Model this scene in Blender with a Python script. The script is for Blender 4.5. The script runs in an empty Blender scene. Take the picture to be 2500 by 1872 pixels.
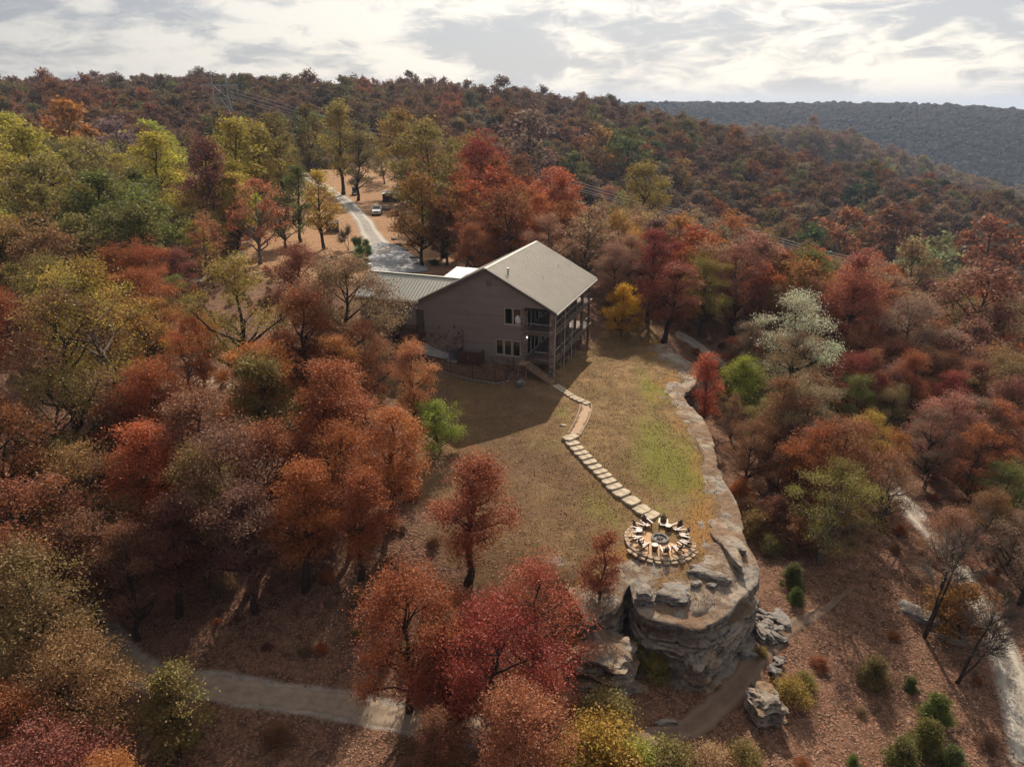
import bpy, math
import numpy as np
from mathutils import Vector, Matrix, noise as mnoise

# ------------------------------------------------------------------ camera, sky, sun, exposure
scene = bpy.context.scene
CAMZ = 45.0
FPX = 1735.0                       # focal length in pixels of the 2500 x 1872 photograph
PITCH = math.radians(21.3)
SUN_AZ = math.radians(8.0)         # to the right of straight ahead (+Y)
SUN_EL = math.radians(40.0)
cam_data = bpy.data.cameras.new('camera')
cam_data.sensor_width = 36.0
cam_data.lens = 36.0 * FPX / 2500.0
cam_data.clip_start = 0.5
cam_data.clip_end = 30000.0
cam = bpy.data.objects.new('camera', cam_data)
cam.location = (0, 0, CAMZ)
cam.rotation_euler = (math.pi / 2 - PITCH, 0, 0)
scene.collection.objects.link(cam)
scene.camera = cam
scene.render.resolution_x = 1024
scene.render.resolution_y = 766

world = bpy.data.worlds.new('World')
scene.world = world
world.use_nodes = True
SUN_DIR = Vector((math.sin(SUN_AZ) * math.cos(SUN_EL), math.cos(SUN_AZ) * math.cos(SUN_EL), math.sin(SUN_EL)))


class NT:
    """tiny helper to wire shader nodes"""
    def __init__(self, tree):
        self.t = tree
        self.n = tree.nodes
        for x in list(self.n):
            self.n.remove(x)

    def new(self, kind, **kw):
        nd = self.n.new(kind)
        ins = kw.pop('ins', {})
        for k, v in kw.items():
            setattr(nd, k, v)
        for k, v in ins.items():
            if isinstance(v, bpy.types.NodeSocket):
                self.t.links.new(v, nd.inputs[k])
            else:
                nd.inputs[k].default_value = v
        return nd

    def math(self, op, a, b=None, c=None, clamp=False):
        ins = {0: a}
        if b is not None:
            ins[1] = b
        if c is not None:
            ins[2] = c
        return self.new('ShaderNodeMath', operation=op, use_clamp=clamp, ins=ins).outputs[0]

    def mix(self, fac, a, b, blend='MIX'):
        def col(x):
            return x if isinstance(x, bpy.types.NodeSocket) else (x[0], x[1], x[2], 1.0)
        nd = self.new('ShaderNodeMix', data_type='RGBA', blend_type=blend, ins={0: fac, 6: col(a), 7: col(b)})
        return nd.outputs[2]

    def noise(self, scale, detail=3.0, rough=0.55, vec=None, dist=0.0):
        nd = self.new('ShaderNodeTexNoise', ins={'Scale': scale, 'Detail': detail, 'Roughness': rough, 'Distortion': dist})
        if vec is not None:
            self.t.links.new(vec, nd.inputs['Vector'])
        return nd.outputs[0]

    def ramp(self, fac, lo, hi):
        return self.new('ShaderNodeMapRange', interpolation_type='SMOOTHSTEP',
                        ins={0: fac, 1: lo, 2: hi, 3: 0.0, 4: 1.0}).outputs[0]

    def attr(self, name, kind='GEOMETRY'):
        return self.new('ShaderNodeAttribute', attribute_name=name, attribute_type=kind)


w = NT(world.node_tree)
sky = w.new('ShaderNodeTexSky', sky_type='NISHITA', sun_disc=False)
sky.sun_elevation = SUN_EL
sky.sun_rotation = SUN_AZ
sky.air_density = 1.0
sky.dust_density = 2.0
tc = w.new('ShaderNodeTexCoord')
sep = w.new('ShaderNodeSeparateXYZ', ins={0: tc.outputs['Generated']})
pl = w.new('ShaderNodeMapping', ins={'Vector': tc.outputs['Generated'], 'Location': (2.3, 0.7, 0.4), 'Scale': (5.2, 5.2, 17.0)})
n1 = w.noise(1.0, 7.0, 0.55, pl.outputs[0], 0.35)
n2 = w.noise(2.7, 9.0, 0.63, pl.outputs[0], 0.6)
n3 = w.noise(0.35, 2.0, 0.5, pl.outputs[0])
thick = w.math('ADD', w.math('ADD', w.math('MULTIPLY', n1, 0.60), w.math('MULTIPLY', n2, 0.40)), w.math('MULTIPLY', n3, 0.25))
fac = w.ramp(thick, 0.555, 0.69)
low = w.ramp(sep.outputs[2], 0.03, 0.0)
fac = w.math('ADD', w.math('MULTIPLY', fac, w.math('SUBTRACT', 1.0, low)), w.math('MULTIPLY', low, 0.5))
toward = w.new('ShaderNodeVectorMath', operation='DOT_PRODUCT', ins={0: tc.outputs['Generated'], 1: tuple(Vector((math.sin(0.45) * math.cos(SUN_EL), math.cos(0.45) * math.cos(SUN_EL), math.sin(SUN_EL))))}).outputs['Value']
glow = w.ramp(toward, 0.1, 0.88)
bright = w.mix(glow, (3.1, 3.15, 3.3), (9.6, 8.8, 7.7))
dark = w.mix(glow, (1.6, 1.72, 2.0), (4.5, 4.6, 4.9))
cloud = w.mix(fac, bright, dark)
skycol = w.mix(0.86, sky.outputs[0], cloud)
bg = w.new('ShaderNodeBackground', ins={'Color': skycol, 'Strength': 0.1})
wo = w.new('ShaderNodeOutputWorld', ins={'Surface': bg.outputs[0]})

sun_data = bpy.data.lights.new('sun', 'SUN')
sun_data.energy = 5.0
sun_data.angle = math.radians(0.6)
sun_data.color = (1.0, 0.88, 0.73)
sun = bpy.data.objects.new('sun', sun_data)
sun.rotation_euler = SUN_DIR.to_track_quat('Z', 'Y').to_euler()
sun.location = (0, 0, 300)
scene.collection.objects.link(sun)

scene.view_settings.view_transform = 'Standard'
scene.view_settings.look = 'None'
scene.view_settings.gamma = 1.0
scene.view_settings.use_curve_mapping = False
scene.view_settings.exposure = 0.3
scene.render.engine = 'CYCLES'
cy = scene.cycles
cy.use_denoising = True
cy.max_bounces = 4
cy.diffuse_bounces = 2
cy.glossy_bounces = 2
cy.transmission_bounces = 4
cy.transparent_max_bounces = 6
cy.volume_bounces = 0
cy.caustics_reflective = False
cy.caustics_refractive = False
cy.sample_clamp_indirect = 4.0

# ------------------------------------------------------------------ basic helpers
RNG = np.random.default_rng(7)
COL = scene.collection


def ray(u, v):
    x = (u - 1250.0) / FPX
    y = -(v - 936.0) / FPX
    return np.array([x, math.cos(PITCH) + y * math.sin(PITCH), -math.sin(PITCH) + y * math.cos(PITCH)])


def P(u, v, z):
    """the point at height z that the photograph shows at pixel u, v"""
    d = ray(u, v)
    t = (z - CAMZ) / d[2]
    return np.array([d[0] * t, d[1] * t, z])


def PD(u, v, hd):
    """the point at horizontal distance hd along the sight line through u, v"""
    d = ray(u, v)
    t = hd / math.hypot(d[0], d[1])
    return np.array([d[0] * t, d[1] * t, CAMZ + d[2] * t])


def proj(p):
    p = np.asarray(p, float)
    x, y, z = p[..., 0], p[..., 1], p[..., 2] - CAMZ
    c = y * math.cos(PITCH) - z * math.sin(PITCH)
    up = y * math.sin(PITCH) + z * math.cos(PITCH)
    return 1250 + FPX * x / c, 936 - FPX * up / c, c


def link(o, parent=None):
    COL.objects.link(o)
    if parent is not None:
        o.parent = parent
    return o


def mesh_obj(name, verts, faces, mat=None, parent=None, smooth=False):
    me = bpy.data.meshes.new(name)
    me.from_pydata([tuple(map(float, v)) for v in verts], [], faces)
    if mat is not None:
        me.materials.append(mat)
    if smooth:
        me.polygons.foreach_set('use_smooth', [True] * len(me.polygons))
    me.update()
    return link(bpy.data.objects.new(name, me), parent)


def quick_mesh(name, V, Q, mat, n=4):
    """mesh from numpy arrays: V (k,3), Q (m,n)"""
    me = bpy.data.meshes.new(name)
    V = np.ascontiguousarray(V, np.float32)
    Q = np.ascontiguousarray(Q, np.int32)
    me.vertices.add(len(V))
    me.vertices.foreach_set('co', V.ravel())
    me.loops.add(Q.size)
    me.loops.foreach_set('vertex_index', Q.ravel())
    me.polygons.add(len(Q))
    me.polygons.foreach_set('loop_start', np.arange(0, Q.size, n, dtype=np.int32))
    me.update(calc_edges=True)
    if mat is not None:
        me.materials.append(mat)
    return me


def tag(o, label=None, cat=None, group=None, kind=None):
    if label:
        o['label'] = label
    if cat:
        o['category'] = cat
    if group:
        o['group'] = group
    if kind:
        o['kind'] = kind
    return o


def empty(name, loc, rz=0.0, label=None, cat=None, group=None):
    o = bpy.data.objects.new(name, None)
    o.empty_display_size = 0.3
    o.location = tuple(map(float, loc))
    o.rotation_euler = (0, 0, rz)
    COL.objects.link(o)
    return tag(o, label, cat, group)


class MB:
    """collects boxes, tubes and polygons, then builds ONE mesh object"""
    def __init__(self):
        self.v = []
        self.f = []

    def add(self, verts, faces):
        b = len(self.v)
        self.v += [tuple(map(float, p)) for p in verts]
        self.f += [tuple(b + i for i in f) for f in faces]
        return self

    def box(self, x0, x1, y0, y1, z0, z1):
        vs = [(x0, y0, z0), (x1, y0, z0), (x1, y1, z0), (x0, y1, z0), (x0, y0, z1), (x1, y0, z1), (x1, y1, z1), (x0, y1, z1)]
        return self.add(vs, [(0, 3, 2, 1), (4, 5, 6, 7), (0, 1, 5, 4), (1, 2, 6, 5), (2, 3, 7, 6), (3, 0, 4, 7)])

    def beam(self, a, b, w, h, up=(0, 0, 1)):
        a, b = Vector(a), Vector(b)
        d = (b - a).normalized()
        u = Vector(up)
        s = d.cross(u)
        if s.length < 1e-4:
            s = d.cross(Vector((1, 0, 0)))
        s.normalize()
        u = s.cross(d).normalized()
        vs = []
        for p in (a, b):
            for i, j in ((-1, -1), (1, -1), (1, 1), (-1, 1)):
                vs.append(p + s * (i * w / 2) + u * (j * h / 2))
        return self.add(vs, [(0, 1, 2, 3), (7, 6, 5, 4), (0, 4, 5, 1), (1, 5, 6, 2), (2, 6, 7, 3), (3, 7, 4, 0)])

    def tube(self, pts, rad, n=6, caps=True):
        pts = [Vector(p) for p in pts]
        if not hasattr(rad, '__len__'):
            rad = [rad] * len(pts)
        b = len(self.v)
        ref = Vector((0.3, 0.9, 0.1))
        for i, p in enumerate(pts):
            d = (pts[min(i + 1, len(pts) - 1)] - pts[max(i - 1, 0)])
            d = d.normalized() if d.length > 1e-6 else Vector((0, 0, 1))
            s = d.cross(ref)
            if s.length < 1e-3:
                s = d.cross(Vector((1, 0, 0)))
            s.normalize()
            t = d.cross(s)
            for k in range(n):
                an = 2 * math.pi * k / n
                q = p + (s * math.cos(an) + t * math.sin(an)) * rad[i]
                self.v.append((q.x, q.y, q.z))
        for i in range(len(pts) - 1):
            for k in range(n):
                k2 = (k + 1) % n
                self.f.append((b + i * n + k, b + i * n + k2, b + (i + 1) * n + k2, b + (i + 1) * n + k))
        if caps:
            self.f.append(tuple(b + k for k in range(n - 1, -1, -1)))
            self.f.append(tuple(b + (len(pts) - 1) * n + k for k in range(n)))
        return self

    def prism(self, poly, z0, z1):
        n = len(poly)
        vs = [(x, y, z0) for x, y in poly] + [(x, y, z1) for x, y in poly]
        fs = [tuple(range(n - 1, -1, -1)), tuple(range(n, 2 * n))]
        fs += [(i, (i + 1) % n, n + (i + 1) % n, n + i) for i in range(n)]
        return self.add(vs, fs)

    def build(self, name, mat, parent=None, smooth=False):
        return mesh_obj(name, self.v, self.f, mat, parent, smooth)


# ------------------------------------------------------------------ materials
def material(name):
    m = bpy.data.materials.new(name)
    m.use_nodes = True
    return m, NT(m.node_tree)


def finish(m, nt, shader, disp=None):
    nt.new('ShaderNodeOutputMaterial', ins={'Surface': shader})
    return m


def simple(name, col, rough=0.7, metal=0.0, var=0.2, scale=3.0, bump=0.0, bscale=20.0, spec=0.4, col2=None):
    m, t = material(name)
    tcn = t.new('ShaderNodeTexCoord')
    n = t.noise(scale, 5.0, 0.6, tcn.outputs['Object'])
    dk = tuple(c * (1 - var) for c in col)
    lt = tuple(min(1, c * (1 + var)) for c in (col2 or col))
    c = t.mix(t.ramp(n, 0.3, 0.7), dk, lt)
    ins = {'Base Color': c, 'Roughness': rough, 'Metallic': metal, 'Specular IOR Level': spec}
    if bump:
        b = t.new('ShaderNodeBump', ins={'Strength': bump, 'Distance': 0.05, 'Height': t.noise(bscale, 4.0, 0.6, tcn.outputs['Object'])})
        ins['Normal'] = b.outputs[0]
    return finish(m, t, t.new('ShaderNodeBsdfPrincipled', ins=ins).outputs[0])


def rock_material(name, base=(0.32, 0.28, 0.24), stain=(0.10, 0.092, 0.086), tan=(0.42, 0.32, 0.22), moss=0.25):
    m, t = material(name)
    g = t.new('ShaderNodeNewGeometry')
    pos = g.outputs['Position']
    mp = t.new('ShaderNodeMapping', ins={'Vector': pos, 'Scale': (0.35, 0.35, 4.5)}).outputs[0]
    n1 = t.noise(1.0, 8.0, 0.62, mp, 0.5)
    n2 = t.noise(1.9, 9.0, 0.66, pos, 0.5)
    n3 = t.noise(13.0, 6.0, 0.72, pos)
    n4 = t.noise(0.7, 5.0, 0.55, pos)
    nsp = t.noise(30.0, 3.0, 0.7, pos)
    vmp = t.new('ShaderNodeMapping', ins={'Vector': pos, 'Scale': (2.4, 2.4, 0.35)}).outputs[0]
    n5 = t.noise(1.0, 6.0, 0.65, vmp)
    upz = t.new('ShaderNodeSeparateXYZ', ins={0: g.outputs['Normal']}).outputs[2]
    side = t.ramp(upz, 0.75, 0.3)
    c = t.mix(t.ramp(n1, 0.35, 0.66), base, tan)
    c = t.mix(t.math('MULTIPLY', t.ramp(n2, 0.47, 0.64), 0.7), c, stain)
    c = t.mix(t.math('MULTIPLY', t.math('MULTIPLY', side, t.ramp(n5, 0.42, 0.62)), 0.75), c, (0.055, 0.055, 0.06))
    bd = t.noise(1.0, 3.0, 0.5, t.new('ShaderNodeMapping', ins={'Vector': pos, 'Scale': (0.12, 0.12, 6.5)}).outputs[0], 0.15)
    c = t.mix(t.math('MULTIPLY', t.math('MULTIPLY', t.ramp(t.math('ABSOLUTE', t.math('SUBTRACT', bd, 0.5)), 0.035, 0.0), side), 0.8), c, (0.035, 0.032, 0.032))
    c = t.mix(t.math('MULTIPLY', t.ramp(n3, 0.5, 0.72), 0.55), c, (0.44, 0.41, 0.37))
    c = t.mix(t.math('MULTIPLY', t.ramp(nsp, 0.55, 0.75), 0.5), c, (0.10, 0.085, 0.075))
    dust = t.math('MULTIPLY', t.math('MULTIPLY', t.ramp(upz, 0.6, 0.9), t.ramp(n4, 0.42, 0.56)), moss * 3.0, clamp=True)
    c = t.mix(dust, c, t.mix(t.ramp(n3, 0.35, 0.65), (0.13, 0.075, 0.04), (0.29, 0.165, 0.085)))
    h = t.math('ADD', t.math('MULTIPLY', n1, 0.6), t.math('ADD', t.math('MULTIPLY', n2, 0.6), t.math('MULTIPLY', n3, 0.28)))
    b = t.new('ShaderNodeBump', ins={'Strength': 1.0, 'Distance': 0.3, 'Height': h})
    return finish(m, t, t.new('ShaderNodeBsdfPrincipled', ins={'Base Color': c, 'Roughness': 0.92, 'Specular IOR Level': 0.15, 'Normal': b.outputs[0]}).outputs[0])


def leaf_material(name, far=False, hue=0.045, trans=0.44):
    m, t = material(name)
    if far:
        c = t.attr('tint', 'INSTANCER').outputs['Color']
    else:
        c = t.new('ShaderNodeObjectInfo').outputs['Color']
    lv = t.attr('leaf_shade').outputs['Fac']
    cv = t.attr('spray_shade').outputs['Fac']
    warm = t.mix(1.0, c, (1.08, 0.88, 0.86), 'MULTIPLY')
    cool = t.mix(1.0, c, (1.0, 1.13, 0.95), 'MULTIPLY')
    col = t.mix(cv, warm, cool)
    val = t.math('MULTIPLY', t.math('ADD', 0.68, t.math('MULTIPLY', lv, 0.62)), t.math('ADD', 0.75, t.math('MULTIPLY', cv, 0.5)))
    col = t.mix(1.0, col, t.new('ShaderNodeCombineColor', ins={0: val, 1: val, 2: val}).outputs[0], 'MULTIPLY')
    dif = t.new('ShaderNodeBsdfDiffuse', ins={'Color': col})
    trn = t.new('ShaderNodeBsdfTranslucent', ins={'Color': col})
    mx = t.new('ShaderNodeMixShader', ins={0: trans, 1: dif.outputs[0], 2: trn.outputs[0]})
    gl = t.new('ShaderNodeBsdfGlossy', ins={'Color': (0.9, 0.88, 0.85, 1), 'Roughness': 0.55})
    mx = t.new('ShaderNodeMixShader', ins={0: 0.022, 1: mx.outputs[0], 2: gl.outputs[0]})
    return finish(m, t, mx.outputs[0])


M = {}
M['bark'] = simple('bark', (0.055, 0.042, 0.034), 0.95, var=0.45, scale=6, bump=0.6, bscale=18, spec=0.1)
M['pale_bark'] = simple('pale_bark', (0.15, 0.125, 0.105), 0.95, var=0.4, scale=6, bump=0.5, bscale=18, spec=0.1)
M['leaf'] = leaf_material('leaf')
M['leaf_far'] = leaf_material('leaf_far', True)
M['rock'] = rock_material('rock')
M['boulder'] = rock_material('boulder', (0.27, 0.255, 0.24), (0.09, 0.085, 0.085), (0.33, 0.28, 0.23), 0.06)
M['flagstone'] = simple('flagstone', (0.41, 0.335, 0.24), 0.9, var=0.35, scale=2.5, bump=0.4, bscale=9, spec=0.15)
M['dark_edging'] = simple('dark_edging', (0.19, 0.15, 0.12), 0.9, var=0.4, scale=3, bump=0.5, bscale=9, spec=0.15)
M['edging'] = simple('edging_stone', (0.40, 0.30, 0.21), 0.9, var=0.35, scale=3, bump=0.5, bscale=9, spec=0.15)
M['ash'] = simple('ash', (0.22, 0.20, 0.18), 0.95, var=0.6, scale=6, bump=0.8, bscale=16, spec=0.1)
M['pea_gravel'] = simple('pea_gravel', (0.52, 0.33, 0.19), 0.95, var=0.3, scale=14, bump=0.6, bscale=40, spec=0.1)
M['walk_gravel'] = simple('walk_gravel', (0.44, 0.30, 0.205), 0.95, var=0.3, scale=14, bump=0.6, bscale=40, spec=0.1)
M['siding'] = simple('siding', (0.26, 0.204, 0.168), 0.75, var=0.08, scale=0.8, spec=0.25)
m_, t_ = material('lap_siding')
tone_ = t_.attr('tone').outputs['Fac']
c_ = t_.mix(tone_, (0.245, 0.19, 0.157), (0.282, 0.222, 0.184))
c_ = t_.mix(t_.math('MULTIPLY', t_.ramp(t_.noise(0.5, 4.0, 0.6, t_.new('ShaderNodeTexCoord').outputs['Object']), 0.4, 0.7), 0.3), c_, (0.20, 0.165, 0.14))
M['lap'] = finish(m_, t_, t_.new('ShaderNodeBsdfPrincipled', ins={'Base Color': c_, 'Roughness': 0.75, 'Specular IOR Level': 0.25}).outputs[0])
M['trim'] = simple('trim', (0.11, 0.085, 0.07), 0.7, var=0.1)
M['window_frame'] = simple('window_frame', (0.50, 0.42, 0.31), 0.6, var=0.06)
M['brown_wood'] = simple('brown_wood', (0.085, 0.038, 0.026), 0.6, var=0.25, scale=5)
M['tan_wood'] = simple('tan_wood', (0.27, 0.17, 0.105), 0.75, var=0.2, scale=4)
M['deck'] = simple('deck_boards', (0.15, 0.095, 0.07), 0.75, var=0.2, scale=2)
M['post'] = simple('porch_post', (0.13, 0.095, 0.075), 0.8, var=0.2, scale=3)
M['pale_metal'] = simple('pale_metal', (0.42, 0.38, 0.33), 0.5, var=0.08)
M['black_metal'] = simple('black_metal', (0.03, 0.028, 0.027), 0.5, var=0.1)
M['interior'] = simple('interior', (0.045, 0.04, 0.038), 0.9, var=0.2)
M['white_cloth'] = simple('white_cloth', (0.7, 0.69, 0.66), 0.9, var=0.1)
M['concrete'] = simple('concrete', (0.33, 0.31, 0.28), 0.9, var=0.15, scale=1.2, bump=0.1)
M['stone_veneer'] = simple('stone_veneer', (0.27, 0.20, 0.16), 0.9, var=0.55, scale=2.2, bump=0.6, bscale=8, spec=0.15)
M['ac_metal'] = simple('unit_metal', (0.075, 0.085, 0.10), 0.5, metal=0.3, var=0.15)
M['chair'] = simple('chair_paint', (0.085, 0.034, 0.022), 0.42, var=0.25, scale=6, spec=0.6)
M['chair_worn'] = simple('chair_worn', (0.36, 0.27, 0.21), 0.5, var=0.2, scale=8, spec=0.5)  # sun glare on upward boards, painted in as a paler colour
M['galvanised'] = simple('galvanised', (0.32, 0.34, 0.33), 0.5, metal=0.4, var=0.2)
M['wire'] = simple('wire', (0.5, 0.48, 0.46), 0.6, metal=0.0, var=0.1)
M['white_paint'] = simple('white_paint', (0.72, 0.72, 0.72), 0.3, var=0.03, spec=0.6)
M['dark_paint'] = simple('dark_green_paint', (0.02, 0.035, 0.03), 0.35, var=0.1, spec=0.5)
M['tyre'] = simple('tyre', (0.018, 0.018, 0.018), 0.9, var=0.1)
M['chrome'] = simple('chrome', (0.5, 0.5, 0.5), 0.25, metal=0.9, var=0.05)
M['dark_glass'] = simple('dark_glass', (0.012, 0.014, 0.018), 0.08, var=0.05, spec=0.7)
M['lamp_glass'] = simple('lamp_glass', (0.75, 0.75, 0.72), 0.2, var=0.02)
M['shed_wood'] = simple('shed_wood', (0.07, 0.045, 0.035), 0.85, var=0.3, scale=4)
M['rust_metal'] = simple('rust_metal', (0.10, 0.07, 0.055), 0.8, var=0.3)
M['red_cushion'] = simple('cushion', (0.10, 0.12, 0.16), 0.9, var=0.1)


def roof_metal(name, col, rough):
    m, t = material(name)
    tcn = t.new('ShaderNodeTexCoord')
    n = t.noise(0.7, 4.0, 0.6, tcn.outputs['Object'])
    n2 = t.noise(9.0, 3.0, 0.6, tcn.outputs['Object'])
    c = t.mix(n, tuple(x * 0.82 for x in col), tuple(x * 1.12 for x in col))
    r = t.math('ADD', rough - 0.06, t.math('MULTIPLY', n2, 0.12))
    return finish(m, t, t.new('ShaderNodeBsdfPrincipled', ins={'Base Color': c, 'Roughness': r, 'Metallic': 0.25, 'Specular IOR Level': 0.5}).outputs[0])


M['roof'] = roof_metal('roof_metal', (0.60, 0.555, 0.49), 0.5)
M['roof_wing'] = roof_metal('roof_wing_metal', (0.36, 0.35, 0.30), 0.55)
M['roof_white'] = roof_metal('roof_white_metal', (0.68, 0.68, 0.68), 0.45)


def glass_material():
    m, t = material('window_glass')
    gl = t.new('ShaderNodeBsdfGlossy', ins={'Color': (0.8, 0.85, 0.9, 1), 'Roughness': 0.02})
    tr = t.new('ShaderNodeBsdfTransparent', ins={'Color': (0.62, 0.66, 0.66, 1)})
    fr = t.new('ShaderNodeFresnel', ins={'IOR': 1.5})
    f2 = t.math('MULTIPLY', fr.outputs[0], 2.0, clamp=True)
    mx = t.new('ShaderNodeMixShader', ins={0: f2, 1: tr.outputs[0], 2: gl.outputs[0]})
    return finish(m, t, mx.outputs[0])


M['glass'] = glass_material()
m_, t_ = material('lit_bulb')
M['bulb'] = finish(m_, t_, t_.new('ShaderNodeEmission', ins={'Color': (1, 0.93, 0.8, 1), 'Strength': 6.0}).outputs[0])

# ------------------------------------------------------------------ terrain heights (known spots, interpolated)
AL = math.radians(20.3)                       # the house is turned by this
HA = np.array([math.cos(AL), -math.sin(AL), 0.0])
HB = np.array([math.sin(AL), math.cos(AL), 0.0])
APEX = np.array([-2.98, 76.20, 28.61])
HOUSE0 = np.array([APEX[0], APEX[1], APEX[2] - 12.0])


def HW(x, y, z=0.0):
    """house coordinates to world"""
    return HOUSE0 + HA * x + HB * y + np.array([0, 0, z])


RIM = [(1585, 790, 17.0, 8.0), (1625, 835, 16.7, 3.0), (1650, 868, 16.5, 1.2), (1705, 900, 16.2, 0.6), (1692, 938, 16.3, 0.5), (1657, 966, 16.3, 0.5),
       (1676, 987, 16.2, 0.45), (1703, 1013, 16.15, 0.45), (1722, 1043, 16.1, 0.45), (1736, 1080, 15.9, 0.45), (1750, 1120, 15.6, 0.45), (1748, 1138, 15.5, 0.45),
       (1770, 1182, 15.2, 0.45), (1794, 1231, 14.9, 0.45), (1808, 1290, 14.5, 0.45), (1821, 1331, 14.3, 0.45), (1840, 1373, 14.0, 0.45),
       (1845, 1413, 13.8, 0.45), (1818, 1455, 13.6, 0.45), (1797, 1482, 13.4, 0.45), (1774, 1507, 13.3, 0.45), (1744, 1525, 13.2, 0.45), (1708, 1532, 13.2, 0.45),
       (1672, 1524, 13.2, 0.45), (1640, 1511, 13.2, 0.45), (1601, 1507, 13.2, 0.45), (1575, 1498, 13.2, 0.45), (1553, 1480, 13.2, 0.45), (1545, 1450, 13.3, 0.45),
       (1540, 1420, 13.5, 0.45), (1526, 1440, 13.3, 0.5), (1514, 1478, 13.0, 0.6), (1470, 1496, 12.6, 1.0), (1420, 1530, 11.9, 2.5), (1330, 1570, 11.0, 6.0), (1180, 1640, 9.6, 8.0)]
RIMW = np.array([np.append(P(u, v, z), wd) for u, v, z, wd in RIM])

COMMON = [  # u, v, z : house surroundings, woods on the left, drive, far ridge
    (960, 660, 21.3), (1010, 650, 21.2), (900, 560, 22.2), (921, 540, 23.0), (830, 480, 23.6), (740, 425, 24.8), (860, 400, 26.0), (1000, 560, 22.0),
    (690, 640, 22.0), (620, 560, 22.8), (560, 660, 21.6), (450, 640, 21.0), (640, 470, 24.3), (470, 940, 18.6), (300, 900, 18.0), (160, 800, 18.6),
    (930, 900, 17.2), (1048, 893, 17.0), (1130, 960, 15.8), (1000, 1020, 15.6), (850, 1100, 14.6), (700, 1000, 16.0), (650, 1150, 13.8), (400, 1150, 14.2),
    (150, 1150, 14.4), (950, 1300, 13.3), (800, 1400, 11.9), (600, 1450, 11.2), (300, 1350, 11.6), (100, 1450, 10.6), (600, 1700, 9.0), (250, 1540, 9.5),
    (450, 1650, 9.2), (900, 1745, 8.9), (300, 1830, 8.5), (900, 1850, 8.6), (600, 1850, 8.4), (20, 1800, 8.4), (1000, 1560, 10.4), (1100, 1500, 11.3),
    (0, 700, 20.0), (300, 720, 20.6), (100, 600, 21.5)]
FAR = [  # straight in metres x, y, z
    (-120, 160, 22), (-70, 150, 23.5), (-150, 230, 25), (-60, 230, 27.5), (-120, 300, 33), (-20, 300, 30), (-200, 400, 44), (-100, 400, 43), (0, 400, 37),
    (60, 420, 33), (-330, 420, 44), (-50, 480, 42), (60, 520, 31), (130, 520, 8), (-200, 520, 44), (-350, 550, 44), (-400, 800, 40), (0, 800, 26), (-150, 260, 28),
    (10, 170, 20.5), (20, 140, 19.5), (-5, 200, 24), (35, 180, 14), (25, 110, 17.2), (40, 125, 13.5), (50, 112, 15.0), (60, 130, 8),
    (45, 230, -1), (80, 200, -8), (110, 190, -13), (25, 250, 12), (140, 180, -18), (190, 170, -24), (70, 170, 1.5), (95, 150, -1), (120, 130, -1.5), (160, 130, -6),
    (60, 300, 12), (90, 270, 0), (120, 300, 0), (150, 260, -8), (200, 270, -13), (260, 280, -28), (330, 330, -34),
    (200, 440, -18), (260, 480, -34), (150, 480, 2), (330, 420, -40), (400, 440, -48), (330, 560, -44), (230, 540, -40), (150, 560, -14),
    (520, 560, -58), (620, 560, -70), (900, 600, -85), (700, 1000, -92), (560, 1080, -80), (850, 940, -95), (330, 1080, -50), (1100, 800, -90), (1300, 1000, -70),
    (0, 1500, 24), (-500, 1500, 30), (-1000, 1200, 30), (1000, 2200, 15), (0, 2500, 15), (2200, 1800, 10), (2500, 600, -20), (-2500, 1500, 20), (600, 4000, 10), (3000, 3500, 10), (-3000, 4000, 10),
    (-200, 60, 17), (-100, 60, 17.5), (-100, 100, 20), (-200, 120, 20), (-300, 200, 23), (-150, 10, 10), (-60, 5, 7.5), (0, 5, 7.5), (0, 18, 8), (60, 5, 3), (150, 20, -8), (300, 60, -30), (500, 250, -50), (0, -300, -10), (-1500, -500, 0), (1500, -500, -50), (0, -2500, 0)]
HIGH = [(1428, 852, 16.1), (1341, 924, 16.9), (1365, 960, 16.7), (1420, 1000, 16.5), (1395, 1065, 16.3), (1490, 1160, 15.35), (1590, 1265, 14.5), (1612, 1310, 14.35), (1612, 1370, 14.25),
        (1600, 950, 16.5), (1600, 860, 16.7), (1500, 900, 16.4), (1650, 1150, 15.6), (1560, 1180, 15.2), (1700, 1300, 14.6), (1300, 1250, 14.3), (1150, 1300, 13.7), (1250, 1380, 13.1), (1100, 1400, 12.7),
        (1200, 1450, 12.3), (1240, 1000, 15.9), (1250, 1110, 15.2), (1350, 1420, 13.0), (1300, 1500, 12.2), (1460, 1300, 14.2), (1480, 1400, 13.6), (1640, 1440, 13.7), (1720, 1420, 13.9), (1780, 1400, 14.0), (1690, 1500, 13.3), (1480, 800, 16.7), (1560, 780, 17.0)]
LOWP = [(1300, 1750, 8.7), (1450, 1760, 8.7), (1600, 1790, 8.6), (1750, 1840, 8.4), (1500, 1600, 9.0), (1690, 1665, 8.7), (1830, 1640, 8.8), (1560, 1640, 8.9), (1850, 1530, 9.1), (1900, 1500, 9.2), (1980, 1480, 9.1),
        (2120, 1350, 9.4), (1960, 1330, 9.6), (1860, 1330, 9.6), (2250, 1270, 8.3), (2400, 1460, 7.7), (2480, 1720, 6.9), (2200, 1700, 7.7), (2050, 1860, 7.6), (2300, 1850, 7.1), (2140, 1170, 8.9), (1830, 1180, 9.9),
        (1740, 1000, 11.2), (1800, 1040, 10.2), (1740, 872, 13.2), (1690, 830, 15.2), (1770, 895, 12.4), (1950, 1000, 9.5), (2300, 1050, 6.8), (2450, 1150, 5.5), (1860, 900, 11.0), (1650, 790, 16.5), (1900, 800, 8.0), (2100, 850, 6.0), (2350, 850, 3.5), (1200, 1650, 9.6), (1400, 1640, 9.1)]
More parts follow.
